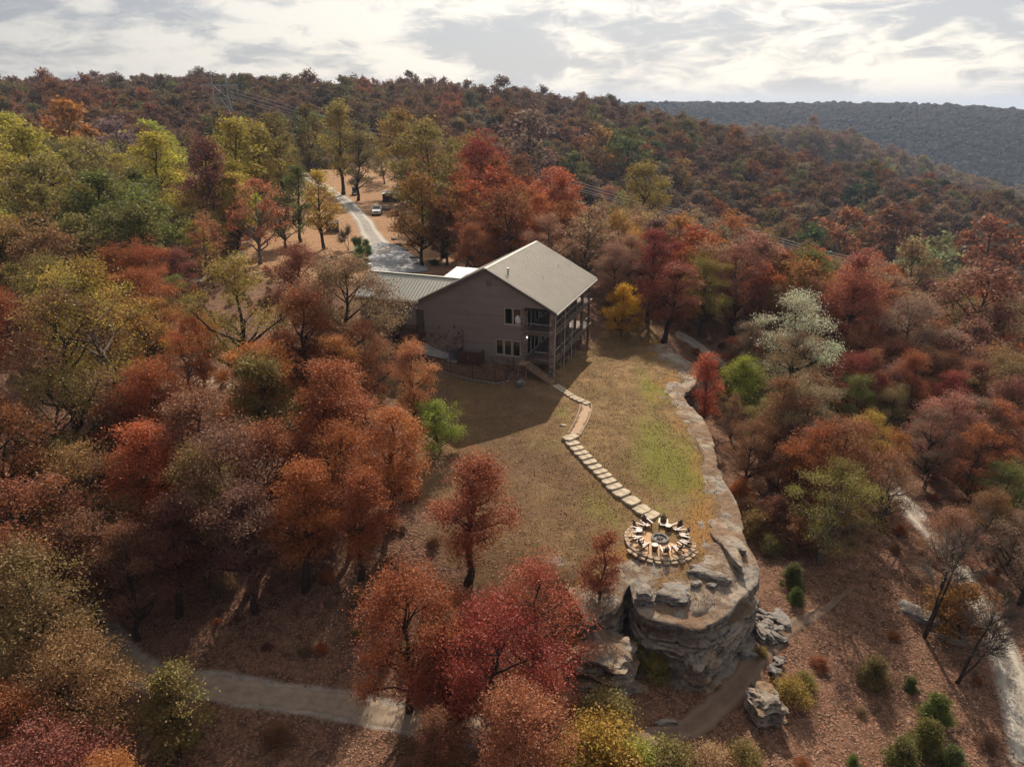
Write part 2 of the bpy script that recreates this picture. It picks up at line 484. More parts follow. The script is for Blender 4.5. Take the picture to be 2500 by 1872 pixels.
HOUSEG = [tuple(HW(x, y, z)) for x, y, z in [(-14, -0.5, 3.6), (-10, -0.5, 3.3), (-7, -1, 2.6), (-4, -1, 1.3), (0, -0.6, 1.3), (3.5, -0.6, 1.2), (-4, -5, 0.6), (2, -4, 0.1),
          (7.5, 0.3, 0.3), (8, 16.5, -0.5), (8, 8, 0.0), (-14, 9, 4.9), (-9, 9, 4.9), (-18, 4, 4.6), (-2, 19, 4.6), (5, 19, 2.5), (0, 8, 1.2), (11, 8, -0.3)]]


def rbf_fit(pts, eps=3.0):
    pts = np.asarray(pts, float)
    xy = pts[:, :2]
    n = len(pts)
    K = np.sqrt(((xy[:, None] - xy[None]) ** 2).sum(-1) + eps * eps)
    K -= np.eye(n) * 0.8
    A = np.zeros((n + 3, n + 3))
    A[:n, :n] = K
    A[:n, n] = 1
    A[:n, n + 1:] = xy / 100.0
    A[n:, :n] = A[:n, n:].T
    b = np.zeros(n + 3)
    b[:n] = pts[:, 2]
    sol = np.linalg.solve(A, b)
    return xy, sol, eps


def rbf_eval(fit, X, Y):
    xy, sol, eps = fit
    X = np.asarray(X, float).ravel()
    Y = np.asarray(Y, float).ravel()
    out = np.empty(len(X))
    n = len(xy)
    for i in range(0, len(X), 20000):
        x, y = X[i:i + 20000], Y[i:i + 20000]
        r = np.sqrt((x[:, None] - xy[:, 0]) ** 2 + (y[:, None] - xy[:, 1]) ** 2 + eps * eps)
        out[i:i + 20000] = r @ sol[:n] + sol[n] + x / 100.0 * sol[n + 1] + y / 100.0 * sol[n + 2]
    return out


for u_, v_, d_, dz_ in [(1600, 258, 400, 15.0), (1680, 285, 400, 15.0), (1750, 312, 400, 15.0), (1870, 341, 396, 15.0), (2000, 370, 394, 15.0), (2150, 402, 392, 15.0), (2300, 430, 390, 15.0), (2450, 458, 388, 15.0),
                        (1980, 304, 620, 21), (2061, 311, 640, 21), (2107, 323, 660, 21), (2234, 361, 700, 21), (2361, 404, 740, 21), (2488, 454, 780, 21), (2650, 505, 800, 21),
                        (1480, 250, 1350, 12), (1650, 256, 1400, 12), (1850, 262, 1450, 12), (2000, 269, 1500, 12), (2150, 255, 1560, 12), (2350, 261, 1600, 12), (2500, 272, 1600, 12), (2700, 300, 1550, 12),
                        (2500, 460, 1150, 12), (2300, 420, 1180, 12), (2150, 372, 1150, 12), (2000, 335, 1120, 12), (2150, 310, 1350, 12), (2350, 350, 1350, 12)]:
    q_ = PD(u_, v_, d_)
    FAR.append((q_[0], q_[1], q_[2] - dz_))
COMW = [tuple(P(*c)) for c in COMMON]
FIT_HI = rbf_fit(COMW + FAR + HOUSEG + [tuple(P(*c)) for c in HIGH] + [tuple(r[:3]) for r in RIMW[::2]])
FIT_LO = rbf_fit(COMW + FAR + HOUSEG[:7] + [tuple(P(*c)) for c in LOWP])

# plateau polygon: rim, then closed through the woods on the left and behind the house
PLAT = np.array([r[:2] for r in RIMW] + [(-14, 40), (-20, 48), (-40, 60), (-60, 90), (-40, 130), (0, 125), (18, 112)])
PLATW = np.array([r[3] for r in RIMW] + [10, 12, 14, 14, 14, 12, 10])


def plateau(X, Y):
    """signed distance to the plateau edge (inside > 0), the softness there, nearest edge index"""
    X = np.asarray(X, float).ravel()
    Y = np.asarray(Y, float).ravel()
    best = np.full(len(X), 1e9)
    wid = np.zeros(len(X))
    idx = np.zeros(len(X), int)
    inside = np.zeros(len(X), bool)
    n = len(PLAT)
    for i in range(n):
        a, b = PLAT[i], PLAT[(i + 1) % n]
        ab = b - a
        t = np.clip(((X - a[0]) * ab[0] + (Y - a[1]) * ab[1]) / (ab @ ab), 0, 1)
        d = np.hypot(X - a[0] - t * ab[0], Y - a[1] - t * ab[1])
        k = d < best
        best[k] = d[k]
        wid[k] = (PLATW[i] * (1 - t) + PLATW[(i + 1) % n] * t)[k]
        idx[k] = i
        c = ((a[1] > Y) != (b[1] > Y))
        with np.errstate(divide='ignore', invalid='ignore'):
            xs = a[0] + (Y - a[1]) / (b[1] - a[1] if abs(b[1] - a[1]) > 1e-9 else 1e-9) * ab[0]
        inside ^= (c & (X < xs))
    return np.where(inside, best, -best), wid, idx


def sstep(x):
    x = np.clip(x, 0, 1)
    return x * x * (3 - 2 * x)


def height(X, Y):
    sh = np.shape(X)
    X = np.asarray(X, float).ravel()
    Y = np.asarray(Y, float).ravel()
    lo = rbf_eval(FIT_LO, X, Y)
    sd, wd, _ = plateau(X, Y)
    m = sstep((sd + 0.3 * wd - 0.35) / np.maximum(wd * 1.6, 0.3))
    z = lo.copy()
    k = m > 0
    if k.any():
        hi = rbf_eval(FIT_HI, X[k], Y[k])
        z[k] = lo[k] * (1 - m[k]) + hi * m[k]
    r = np.hypot(X, Y)
    z += 0.10 * np.sin(X * 0.83 + 1.3 * np.sin(Y * 0.41)) * np.sin(Y * 0.71 + X * 0.23) * np.clip(1.2 - m, 0.25, 1)
    z += np.where(r > 90, np.clip((r - 90) / 300, 0, 1) * 2.2 * np.sin(X * 0.045 + 2 * np.sin(Y * 0.02)) * np.sin(Y * 0.051), 0)
    return z.reshape(sh)


def h1(x, y):
    return float(height(np.array([x]), np.array([y]))[0])


def ground(u, v, lift=0.0):
    """where the sight line through pixel u, v meets the ground (raised by lift)"""
    d = ray(u, v)
    t = np.linspace(20, 700, 4000) / math.hypot(d[0], d[1]) if v < 900 else np.linspace(18, 140, 3000) / math.hypot(d[0], d[1])
    x, y, z = d[0] * t, d[1] * t, CAMZ + d[2] * t
    g = z - height(x, y) - lift
    k = np.argmax(g < 0)
    if g[k] >= 0:
        k = len(t) - 1
    return np.array([x[k], y[k], z[k] - lift])


def inpoly(poly, X, Y):
    X = np.asarray(X, float)
    Y = np.asarray(Y, float)
    r = np.zeros(X.shape, bool)
    n = len(poly)
    for i in range(n):
        (x1, y1), (x2, y2) = poly[i], poly[(i + 1) % n]
        if y1 == y2:
            continue
        r ^= ((y1 > Y) != (y2 > Y)) & (X < x1 + (Y - y1) / (y2 - y1) * (x2 - x1))
    return r


def polydist(line, X, Y):
    X = np.asarray(X, float).ravel()
    Y = np.asarray(Y, float).ravel()
    best = np.full(len(X), 1e9)
    for a, b in zip(line[:-1], line[1:]):
        ab = b[:2] - a[:2]
        t = np.clip(((X - a[0]) * ab[0] + (Y - a[1]) * ab[1]) / max(ab @ ab, 1e-9), 0, 1)
        best = np.minimum(best, np.hypot(X - a[0] - t * ab[0], Y - a[1] - t * ab[1]))
    return best


def smooth_line(pts, n):
    pts = np.asarray(pts, float)
    d = np.r_[0, np.cumsum(np.linalg.norm(np.diff(pts[:, :2], axis=0), axis=1))]
    s = np.linspace(0, d[-1], n)
    out = np.stack([np.interp(s, d, pts[:, i]) for i in range(pts.shape[1])], 1)
    k = max(1, n // (len(pts) * 2))
    ker = np.ones(2 * k + 1) / (2 * k + 1)
    for _ in range(2):
        pad = np.concatenate([np.repeat(out[:1], k, 0), out, np.repeat(out[-1:], k, 0)])
        sm = np.stack([np.convolve(pad[:, i], ker, 'valid') for i in range(pts.shape[1])], 1)
        sm[0], sm[-1] = out[0], out[-1]
        out = sm
    return out


# centre lines of the ways, width in the last column
def way(px, widths, n):
    pts = np.array([np.append(ground(u, v)[:2], wd) for (u, v), wd in zip(px, widths)])
    return smooth_line(pts, n)


DRIVE = way([(960, 655), (930, 610), (905, 570), (872, 520), (838, 485), (800, 460), (760, 440), (715, 425), (640, 410), (560, 398), (480, 378), (440, 372)],
            [6.5, 6.2, 4.6, 3.8, 3.6, 3.4, 3.4, 3.4, 3.4, 3.4, 3.4, 3.4], 160)
APRON = [ground(u, v)[:2] for u, v in [(905, 665), (893, 640), (905, 615), (912, 592), (950, 590), (985, 610), (1030, 640), (1060, 668)]]
ROAD = way([(1670, 822), (1725, 860), (1775, 897), (1860, 950), (1980, 1040), (2080, 1120), (2160, 1175), (2215, 1235), (2290, 1320), (2350, 1410), (2410, 1500), (2455, 1600), (2490, 1720), (2520, 1872)],
           [2.3] * 14, 220)
TRAIL = way([(120, 1440), (215, 1500), (265, 1555), (320, 1630), (400, 1672), (500, 1662), (640, 1698), (780, 1712), (900, 1735), (1040, 1765), (1200, 1800), (1350, 1815), (1500, 1812), (1640, 1800), (1740, 1740), (1810, 1660), (1870, 1580), (1930, 1530), (2010, 1490), (2080, 1440), (2125, 1360)],
            [1.5, 1.5, 1.6, 1.7, 1.7, 1.7, 1.8, 1.8, 1.8, 1.9, 1.9, 1.9, 1.9, 1.9, 2.0, 1.9, 1.9, 2.0, 2.0, 1.9, 1.7], 240)
SIDEPATH = way([(385, 560), (430, 700), (500, 700), (560, 650), (580, 620), (600, 590)], [2.0, 2.0, 2.0, 2.2, 2.2, 2.0], 60)

# ------------------------------------------------------------------ ground sheet
def axis_lines(lo, hi, step, end0, end1, grow=1.055):
    mid = list(np.arange(lo, hi + 1e-6, step))
    s, x, left = step, lo, []
    while x > end0:
        s *= grow
        x -= s
        left.append(x)
    s, x, right = step, hi, []
    while x < end1:
        s *= grow
        x += s
        right.append(x)
    return np.array(left[::-1] + mid + right)


GX = axis_lines(-46, 46, 0.55, -6000, 6000)
GY = axis_lines(26, 112, 0.55, -3000, 7000)
gx, gy = np.meshgrid(GX, GY)
gz = height(gx, gy)
nx, ny = len(GX), len(GY)
V = np.stack([gx.ravel(), gy.ravel(), gz.ravel()], 1)
ii = np.arange(ny - 1)[:, None] * nx + np.arange(nx - 1)[None]
Q = np.stack([ii, ii + 1, ii + nx + 1, ii + nx], -1).reshape(-1, 4)


def vnoise(X, Y, s, seed=0.0):
    """cheap smooth value noise"""
    x = X * s + seed * 17.3
    y = Y * s + seed * 9.1
    xi, yi = np.floor(x), np.floor(y)
    fx, fy = sstep(x - xi), sstep(y - yi)

    def hsh(a, b):
        q = np.sin(a * 127.1 + b * 311.7 + seed * 74.7) * 43758.5453
        return q - np.floor(q)
    return (hsh(xi, yi) * (1 - fx) + hsh(xi + 1, yi) * fx) * (1 - fy) + (hsh(xi, yi + 1) * (1 - fx) + hsh(xi + 1, yi + 1) * fx) * fy


YARD_PX = [(940, 880), (1040, 880), (1260, 940), (1440, 840), (1480, 790), (1600, 790), (1760, 900), (1880, 1200), (1900, 1520), (1540, 1560), (1400, 1500), (1250, 1470), (1120, 1420), (1060, 1300), (1010, 1150), (960, 1000)]
TAN_PX = [(560, 680), (640, 560), (740, 440), (820, 395), (960, 400), (1000, 520), (1180, 620), (1160, 660), (900, 690), (760, 690)]
vx, vy = gx.ravel(), gy.ravel()
jx = vx + (vnoise(vx, vy, 0.5, 1) - 0.5) * 3 + (vnoise(vx, vy, 1.7, 2) - 0.5) * 1.2
jy = vy + (vnoise(vx, vy, 0.5, 3) - 0.5) * 3 + (vnoise(vx, vy, 1.7, 4) - 0.5) * 1.2
front = vy > 8
ju, jv, jc = proj(np.stack([jx, np.maximum(jy, 8), gz.ravel()], 1))
SD, SW, SI = plateau(vx, vy)
yard = (inpoly(YARD_PX, ju, jv) & front & (SD > -0.4) & (vy < 100)).astype(float)
tan_ = (inpoly(TAN_PX, ju, jv) & front & (vy > 80) & (vy < 260)).astype(float)


def blob(px, rx, ry, strength):
    g = ground(*px)
    d = ((vx - g[0] + (vnoise(vx, vy, 0.4, 8) - .5) * 2) / rx) ** 2 + ((vy - g[1] + (vnoise(vx, vy, 0.4, 9) - .5) * 2) / ry) ** 2
    return strength * np.exp(-d)


green = blob((1645, 1150), 3.0, 4.4, 1.1) + blob((1590, 945), 1.4, 4.0, 0.9) + blob((1600, 1050), 2.4, 5.0, 0.7) + blob((1470, 1235), 1.6, 2.6, 0.6) + blob((1560, 900), 1.3, 2.6, 0.4) + blob((1385, 1010), 0.8, 3.2, 0.6) + blob((1590, 1258), 1.0, 1.0, 0.8) + blob((1440, 985), 1.2, 2.2, 0.45) + blob((1330, 1090), 1.5, 3.0, 0.4)
rimline = RIMW[1:32, :2]
dr = polydist(np.c_[rimline, np.zeros(len(rimline))], vx, vy)
rockm = np.where(SD > -1.0, np.exp(-(dr / ((1.1 + 1.6 * vnoise(vx, vy, 0.35, 5)) * np.interp(vy, [40, 46, 54], [1.3, 1.0, .65]))) ** 2), 0)
tipg = ground(1700, 1460)
rockm = np.maximum(rockm, 0.75 * np.exp(-(((vx - tipg[0]) / 4.5) ** 2 + ((vy - tipg[1]) / 2.2) ** 2)) * (vnoise(vx, vy, 0.9, 6) > 0.3))
rockm += blob((1360, 1390), 1.6, 0.8, 0.8) + blob((1640, 890), 2.2, 3.0, 0.5) + blob((1250, 1060), 2.2, 2.6, 0.3)
orange = np.where(SD > 0, np.exp(-((dr - 2.6) / 1.5) ** 2) * (0.35 + 0.9 * vnoise(vx, vy, 0.6, 7)), 0) + blob((1600, 930), 1.0, 2.0, 0.5) + blob((1715, 1290), 1.2, 2.5, 0.7)
gravel = np.zeros(len(vx))
for line, wk in ((DRIVE, 1.0), (ROAD, 1.0), (TRAIL[:118], 1.0), (SIDEPATH, 0.8)):
    near = (vy > 15) & (vy < 300) & (np.abs(vx) < 150)
    d = np.full(len(vx), 1e3)
    d[near] = polydist(line[::3], vx[near], vy[near])
    hw = np.median(line[:, 2]) / 2
    gravel = np.maximum(gravel, wk * (1 - sstep((d - hw * 0.75) / 0.9)))
dirt = blob((470, 945), 5, 3.5, 1.0)
dirt = np.clip(dirt, 0, 1)
steps_x = np.interp(vy, [44, 59, 66, 75], [10.0, 5.4, 6.3, 4.0])
bare = np.clip(1 - sstep((vx - steps_x + 2.5) / 4.0), 0, 1) * (0.35 + 0.9 * vnoise(vx, vy, 0.28, 41) * vnoise(vx, vy, 0.9, 42) + .4 * vnoise(vx, vy, 2.2, 43))

m, t = material('ground')
geo = t.new('ShaderNodeNewGeometry')
pos = geo.outputs['Position']
nA = t.noise(0.22, 5.0, 0.6, pos)
nB = t.noise(1.3, 6.0, 0.62, pos)
nC = t.noise(7.0, 5.0, 0.7, pos)
nD = t.noise(19.0, 3.0, 0.7, pos)
vor = t.new('ShaderNodeTexVoronoi', ins={'Scale': 7.5, 'Vector': pos, 'Randomness': 1.0})
spk = t.new('ShaderNodeSeparateColor', ins={0: vor.outputs['Color']}).outputs[0]
litter = t.mix(t.ramp(nB, 0.32, 0.7), (0.085, 0.046, 0.030), (0.215, 0.115, 0.070))
litter = t.mix(t.math('MULTIPLY', t.ramp(spk, 0.55, 1.0), 0.75), litter, t.mix(nC, (0.30, 0.145, 0.085), (0.33, 0.21, 0.14)))
litter = t.mix(t.math('MULTIPLY', t.ramp(nD, 0.5, 0.72), 0.6), litter, (0.045, 0.028, 0.02))
tanc = t.mix(t.ramp(nB, 0.3, 0.7), (0.30, 0.165, 0.085), (0.42, 0.255, 0.145))
tanc = t.mix(t.math('MULTIPLY', t.ramp(nC, 0.45, 0.7), 0.4), tanc, (0.2, 0.1, 0.055))
yc = t.mix(t.ramp(nB, 0.3, 0.72), (0.18, 0.11, 0.05), (0.33, 0.208, 0.098))
yc = t.mix(t.math('MULTIPLY', t.ramp(nA, 0.42, 0.62), 0.6), yc, (0.14, 0.098, 0.038))
yc = t.mix(t.math('MULTIPLY', t.ramp(t.noise(0.5, 4.0, 0.6, pos), 0.5, 0.68), 0.55), yc, (0.20, 0.105, 0.052))
yc = t.mix(t.math('MULTIPLY', t.ramp(t.noise(0.9, 6.0, 0.7, pos, 0.6), 0.52, 0.66), 0.6), yc, (0.095, 0.06, 0.034))
yc = t.mix(t.math('MULTIPLY', t.ramp(t.noise(0.33, 5.0, 0.65, pos, 0.8), 0.53, 0.66), 0.5), yc, (0.30, 0.20, 0.10))
yc = t.mix(t.math('MULTIPLY', t.ramp(nC, 0.48, 0.75), 0.55), yc, (0.085, 0.055, 0.03))
yc = t.mix(t.math('MULTIPLY', t.ramp(nD, 0.52, 0.75), 0.4), yc, (0.36, 0.26, 0.16))
gr = t.mix(t.ramp(nC, 0.3, 0.7), (0.135, 0.138, 0.028), (0.235, 0.212, 0.048))
og = t.mix(t.ramp(nC, 0.3, 0.7), (0.26, 0.125, 0.035), (0.37, 0.20, 0.065))
A = {k: t.attr(k).outputs['Fac'] for k in ('yard', 'tan', 'green', 'orange', 'rock', 'gravel', 'dirt', 'bare')}
nz = t.math('MULTIPLY', t.math('SUBTRACT', nC, 0.5), 0.9)
nz2 = t.math('MULTIPLY', t.math('SUBTRACT', nB, 0.5), 0.9)


def gate(a, lo, hi, n=nz):
    return t.ramp(t.math('ADD', A[a], n), lo, hi)


c = t.mix(gate('tan', 0.35, 0.65), litter, tanc)
brn = t.mix(t.ramp(nC, 0.3, 0.7), (0.085, 0.05, 0.03), (0.20, 0.115, 0.068))
yc = t.mix(t.math('MULTIPLY', gate('bare', 0.35, 0.95, nz2), 0.8), yc, brn)
c = t.mix(gate('yard', 0.35, 0.65), c, yc)
c = t.mix(t.math('MULTIPLY', gate('orange', 0.3, 0.95, nz2), 0.8), c, og)
c = t.mix(t.math('MULTIPLY', gate('green', 0.1, 1.0, nz2), 0.9), c, gr)
rk = t.mix(t.ramp(nB, 0.3, 0.7), (0.23, 0.185, 0.15), (0.36, 0.31, 0.26))
rk = t.mix(t.math('MULTIPLY', t.ramp(nC, 0.45, 0.7), 0.6), rk, (0.15, 0.095, 0.06))
c = t.mix(t.math('MULTIPLY', gate('rock', 0.3, 0.75, nz2), 0.85), c, rk)
dc = t.mix(t.ramp(nB, 0.3, 0.7), (0.34, 0.25, 0.17), (0.46, 0.37, 0.28))
c = t.mix(gate('dirt', 0.3, 0.7), c, dc)
gc = t.mix(t.ramp(nB, 0.3, 0.7), (0.30, 0.255, 0.21), (0.42, 0.37, 0.31))
c = t.mix(t.math('MULTIPLY', gate('gravel', 0.35, 0.8), 0.85), c, gc)
hh = t.math('ADD', t.math('MULTIPLY', nC, 0.7), t.math('ADD', t.math('MULTIPLY', spk, 0.25), t.math('MULTIPLY', nB, 0.6)))
bp = t.new('ShaderNodeBump', ins={'Strength': 0.8, 'Distance': 0.16, 'Height': hh})
M['ground'] = finish(m, t, t.new('ShaderNodeBsdfPrincipled', ins={'Base Color': c, 'Roughness': 0.95, 'Specular IOR Level': 0.1, 'Normal': bp.outputs[0]}).outputs[0])
me = quick_mesh('ground', V, Q, M['ground'])
for nm, arr in (('yard', yard), ('tan', tan_), ('green', green), ('orange', orange), ('rock', rockm), ('gravel', gravel), ('dirt', dirt), ('bare', bare)):
    at = me.attributes.new(nm, 'FLOAT', 'POINT')
    at.data.foreach_set('value', np.clip(arr, 0, 1.2).astype(np.float32))
me.polygons.foreach_set('use_smooth', np.ones(len(Q), bool))
ground_obj = link(bpy.data.objects.new('ground', me))
tag(ground_obj, 'dry lawn and leaf strewn hillside under the trees', kind='structure')


# ------------------------------------------------------------------ ways laid on the ground
def gravel_material(name, col, dusty, track=0.5):
    m, t = material(name)
    pos = t.new('ShaderNodeNewGeometry').outputs['Position']
    a = t.attr('across').outputs['Fac']
    n1 = t.noise(1.1, 6.0, 0.65, pos)
    n2 = t.noise(11.0, 4.0, 0.7, pos)
    c = t.mix(t.ramp(n1, 0.3, 0.72), tuple(x * 0.72 for x in col), tuple(min(1, x * 1.12) for x in col))
    tr = t.ramp(t.math('ADD', t.math('ABSOLUTE', t.math('SUBTRACT', t.math('ABSOLUTE', a), 0.52)), t.math('MULTIPLY', n1, 0.2)), 0.36, 0.12)
    c = t.mix(t.math('MULTIPLY', tr, track), c, dusty)
    c = t.mix(t.math('MULTIPLY', t.ramp(n2, 0.5, 0.75), 0.4), c, tuple(x * 0.5 for x in col))
    b = t.new('ShaderNodeBump', ins={'Strength': 0.6, 'Distance': 0.06, 'Height': n2})
    return finish(m, t, t.new('ShaderNodeBsdfPrincipled', ins={'Base Color': c, 'Roughness': 0.95, 'Specular IOR Level': 0.1, 'Normal': b.outputs[0]}).outputs[0])


M['drive'] = gravel_material('drive_gravel', (0.36, 0.33, 0.295), (0.56, 0.50, 0.43), 0.7)
M['road'] = gravel_material('road_gravel', (0.37, 0.325, 0.265), (0.50, 0.45, 0.38), 0.7)
M['trail'] = gravel_material('trail_dirt', (0.33, 0.25, 0.18), (0.44, 0.35, 0.26), 0.2)


def way_sheet(name, line, mat, lift, label, nacr=7):
    n = len(line)
    d = np.gradient(line[:, :2], axis=0)
    d /= np.linalg.norm(d, axis=1)[:, None]
    nrm = np.stack([d[:, 1], -d[:, 0]], 1)
    vs, ac = [], []
    edge = vnoise(np.arange(n) * 1.0, np.zeros(n), 0.5, 3) * 0.5 - 0.25
    edge2 = vnoise(np.arange(n) * 1.0, np.zeros(n), 0.5, 5) * 0.5 - 0.25
    for j in range(nacr):
        s = -1 + 2 * j / (nacr - 1)
        hw = line[:, 2] / 2 + (edge if s < 0 else edge2)
        vs.append(line[:, :2] + nrm * (s * hw)[:, None])
        ac.append(np.full(n, s))
    XY = np.stack(vs, 1).reshape(-1, 2)
    z = height(XY[:, 0], XY[:, 1]) + lift
    acr = np.stack(ac, 1).ravel()
    z -= np.where(np.abs(acr) > 0.99, lift * 2.2, 0)
    i0 = np.arange(n - 1)[:, None] * nacr + np.arange(nacr - 1)[None]
    q = np.stack([i0, i0 + 1, i0 + nacr + 1, i0 + nacr], -1).reshape(-1, 4)
    me = quick_mesh(name, np.c_[XY, z], q, mat)
    at = me.attributes.new('across', 'FLOAT', 'POINT')
    at.data.foreach_set('value', acr.astype(np.float32))
    me.polygons.foreach_set('use_smooth', np.ones(len(q), bool))
    o = link(bpy.data.objects.new(name, me))
    return tag(o, label, kind='structure')


way_sheet('driveway', DRIVE, M['drive'], 0.10, 'pale gravel driveway curving up behind the house')
way_sheet('gravel_road', ROAD, M['road'], 0.05, 'gravel road running below the bluff')
M['dirt_trail'] = gravel_material('trail_brown', (0.195, 0.13, 0.092), (0.25, 0.175, 0.125), 0.5)
way_sheet('trail', TRAIL[:118], M['trail'], 0.05, 'grey dirt trail curving through the lower left woods')
_tr = TRAIL[114:224].copy()
_tr[-45:, 2] *= np.linspace(1, .12, 45)
way_sheet('trail', _tr, M['dirt_trail'], 0.056, 'brown dirt trail passing the foot of the bluff')
way_sheet('path', SIDEPATH, M['trail'], 0.08, 'dirt path in the woods left of the house')

ap = np.array(APRON)
cen = ap.mean(0)
apv = [(cen[0], cen[1], h1(*cen) + 0.16)]
ring = smooth_line(np.r_[ap, ap[:1]], 60)
for x, y in ring:
    apv.append((x, y, h1(x, y) + 0.15))
M['apron'] = simple('apron_concrete', (0.30, 0.30, 0.31), 0.9, var=0.22, scale=0.5, bump=0.15, bscale=3)  # broad mottling painted in for dappled tree shade
apron = mesh_obj('concrete_apron', apv, [(0, i, i + 1) for i in range(1, 60)], M['apron'])
tag(apron, 'grey concrete parking apron behind the wing roof', kind='structure')


# ------------------------------------------------------------------ the bluff
def resample(pts, step):
    d = np.r_[0, np.cumsum(np.linalg.norm(np.diff(pts, axis=0), axis=1))]
    s = np.arange(0, d[-1], step)
    return np.stack([np.interp(s, d, pts[:, i]) for i in range(pts.shape[1])], 1)


def build_bluff():
    STEP = 0.14
    line = resample(RIMW[1:34, :2], STEP)
    pad = np.concatenate([np.repeat(line[:1], 4, 0), line, np.repeat(line[-1:], 4, 0)])
    line = np.stack([np.convolve(pad[:, i], np.ones(9) / 9, 'valid') for i in range(2)], 1)
    n = len(line)
    d = np.gradient(line, axis=0)
    d /= np.linalg.norm(d, axis=1)[:, None]
    nrm = np.stack([-d[:, 1], d[:, 0]], 1)
    test = line + nrm * 0.5
    sdt, _, _ = plateau(test[:, 0], test[:, 1])
    if np.median(sdt) > 0:
        nrm = -nrm
    k = 14
    pad = np.concatenate([np.repeat(nrm[:1], k, 0), nrm, np.repeat(nrm[-1:], k, 0)])
    nrm = np.stack([np.convolve(pad[:, i], np.ones(2 * k + 1) / (2 * k + 1), 'valid') for i in range(2)], 1)
    nrm /= np.linalg.norm(nrm, axis=1)[:, None]
    hi = rbf_eval(FIT_HI, line[:, 0], line[:, 1])
    lo = rbf_eval(FIT_LO, line[:, 0], line[:, 1])
    sa = np.arange(n) * STEP
    fade = np.clip(np.minimum(np.arange(n), n - 1 - np.arange(n)) / 40.0, 0, 1)
    # beds of rock: each bed has its own set-back, its edges stay hard
    rg = np.random.default_rng(41)
    big = lambda f: np.interp(f, [0, .12, .17, .24, .30, .36, .44, .50, .56, .62, .72, .80, .88, 1.0], [.2, .28, -.5, -.85, -.35, .25, .35, -.1, -.45, .1, .4, .1, .1, .9])
    lev, bed = [0.0], []
    f = 0.0
    while f < 1.0:
        th = rg.uniform(.022, .075)
        if f < .02:
            th = .05
        bed.append((f, min(1.0, f + th), rg.normal(0, .09), rg.uniform(0, 50)))
        f += th
    rows = []                                   # outward offset, height, shared roughness weight
    inner = (1.0 + 1.2 * vnoise(sa, sa * 0, 0.22, 11)) * np.interp(line[:, 1], [40, 46, 54], [2.3, 1.9, 1.6])
    for q in (1.0, .9, .78, .66, .54, .43, .33, .24, .16, .09, .04, .0):
        o = -inner * q
        XY = line + nrm * o.reshape(-1, 1)
        zz = rbf_eval(FIT_HI, XY[:, 0], XY[:, 1])
        nn = vnoise(XY[:, 0], XY[:, 1], .55, 14) * .7 + vnoise(XY[:, 0], XY[:, 1], 1.6, 15) * .3
        terr = np.floor(nn * 4.2) * .08 - .19
        rim_soft = np.clip(q * 5, 0.1, 1)
        zz = zz + .05 + terr * rim_soft - (.35 if q > .97 else 0.0) - (.10 if .85 < q < .97 else 0)
        rows.append((o, zz, 0))
    for (f0, f1, off, sd) in bed:
        for e, f in ((0, f0 + .002), (1, (f0 * .66 + f1 * .34)), (2, (f0 * .34 + f1 * .66)), (3, f1 - .002)):
            wob = .7 + .8 * vnoise(sa, sa * 0 + f0 * 3, .22, 12)
            jn = sa / (1.1 + (sd % 1.3)) + 0.35 * np.sin(sa * .9 + sd)
            blk = np.sin(np.floor(jn) * 12.9898 + sd * 7.1) * 43758.5
            blk = blk - np.floor(blk)
            gapj = np.minimum(jn - np.floor(jn), 1 - jn + np.floor(jn))
            cut = (blk - .5) * .46 - .16 * (gapj < .07)
            o = (big(f) * wob + cut * (f0 > .05) + cut * .3 * (f0 <= .05) + off * (0.6 + 1.4 * vnoise(sa, sa * 0 + sd, .5, 13)) - (.05 if e in (0, 3) else 0)) * (.25 + .75 * fade)
            rows.append((o, hi + .02 - f * (hi - lo + 1.0) + .06 * (vnoise(sa, sa * 0 + sd, .3, 16) - .5) * (0 if f0 == 0 else 1), 1))
    V = np.stack([np.c_[line + nrm * np.asarray(o).reshape(-1, 1), z] for o, z, _ in rows], 1)
    out = V.copy()
    nr = V.shape[1]
    wts = [r[2] for r in rows]
    for i in range(n):
        for j in range(nr):
            x, y, z = V[i, j]
            if wts[j] == 0:
                out[i, j, 2] += .05 * mnoise.fractal(Vector((x * 1.5, y * 1.5, 0)), .9, 2.1, 4)
            else:
                a = mnoise.fractal(Vector((x * .8, y * .8, z * 1.3)), .8, 2.2, 5)
                b = mnoise.noise(Vector((x * .22 + 7, y * .22, z * .3)))
                c = abs(mnoise.noise(Vector((x * .5 + 3, y * .5, z * .15))))
                s = .10 * a + .22 * b - .3 * max(0, .12 - c) * 6 * .3
                out[i, j, 0] += nrm[i, 0] * s
                out[i, j, 1] += nrm[i, 1] * s
                out[i, j, 2] += .03 * a
    i0 = np.arange(n - 1)[:, None] * nr + np.arange(nr - 1)[None]
    q = np.stack([i0, i0 + 1, i0 + nr + 1, i0 + nr], -1).reshape(-1, 4)
    me = quick_mesh('rock_bluff', out.reshape(-1, 3), q, M['rock'])
    o = link(bpy.data.objects.new('rock_bluff', me))
    tag(o, 'layered sandstone bluff with overhanging ledges below the fire pit', kind='structure')


build_bluff()


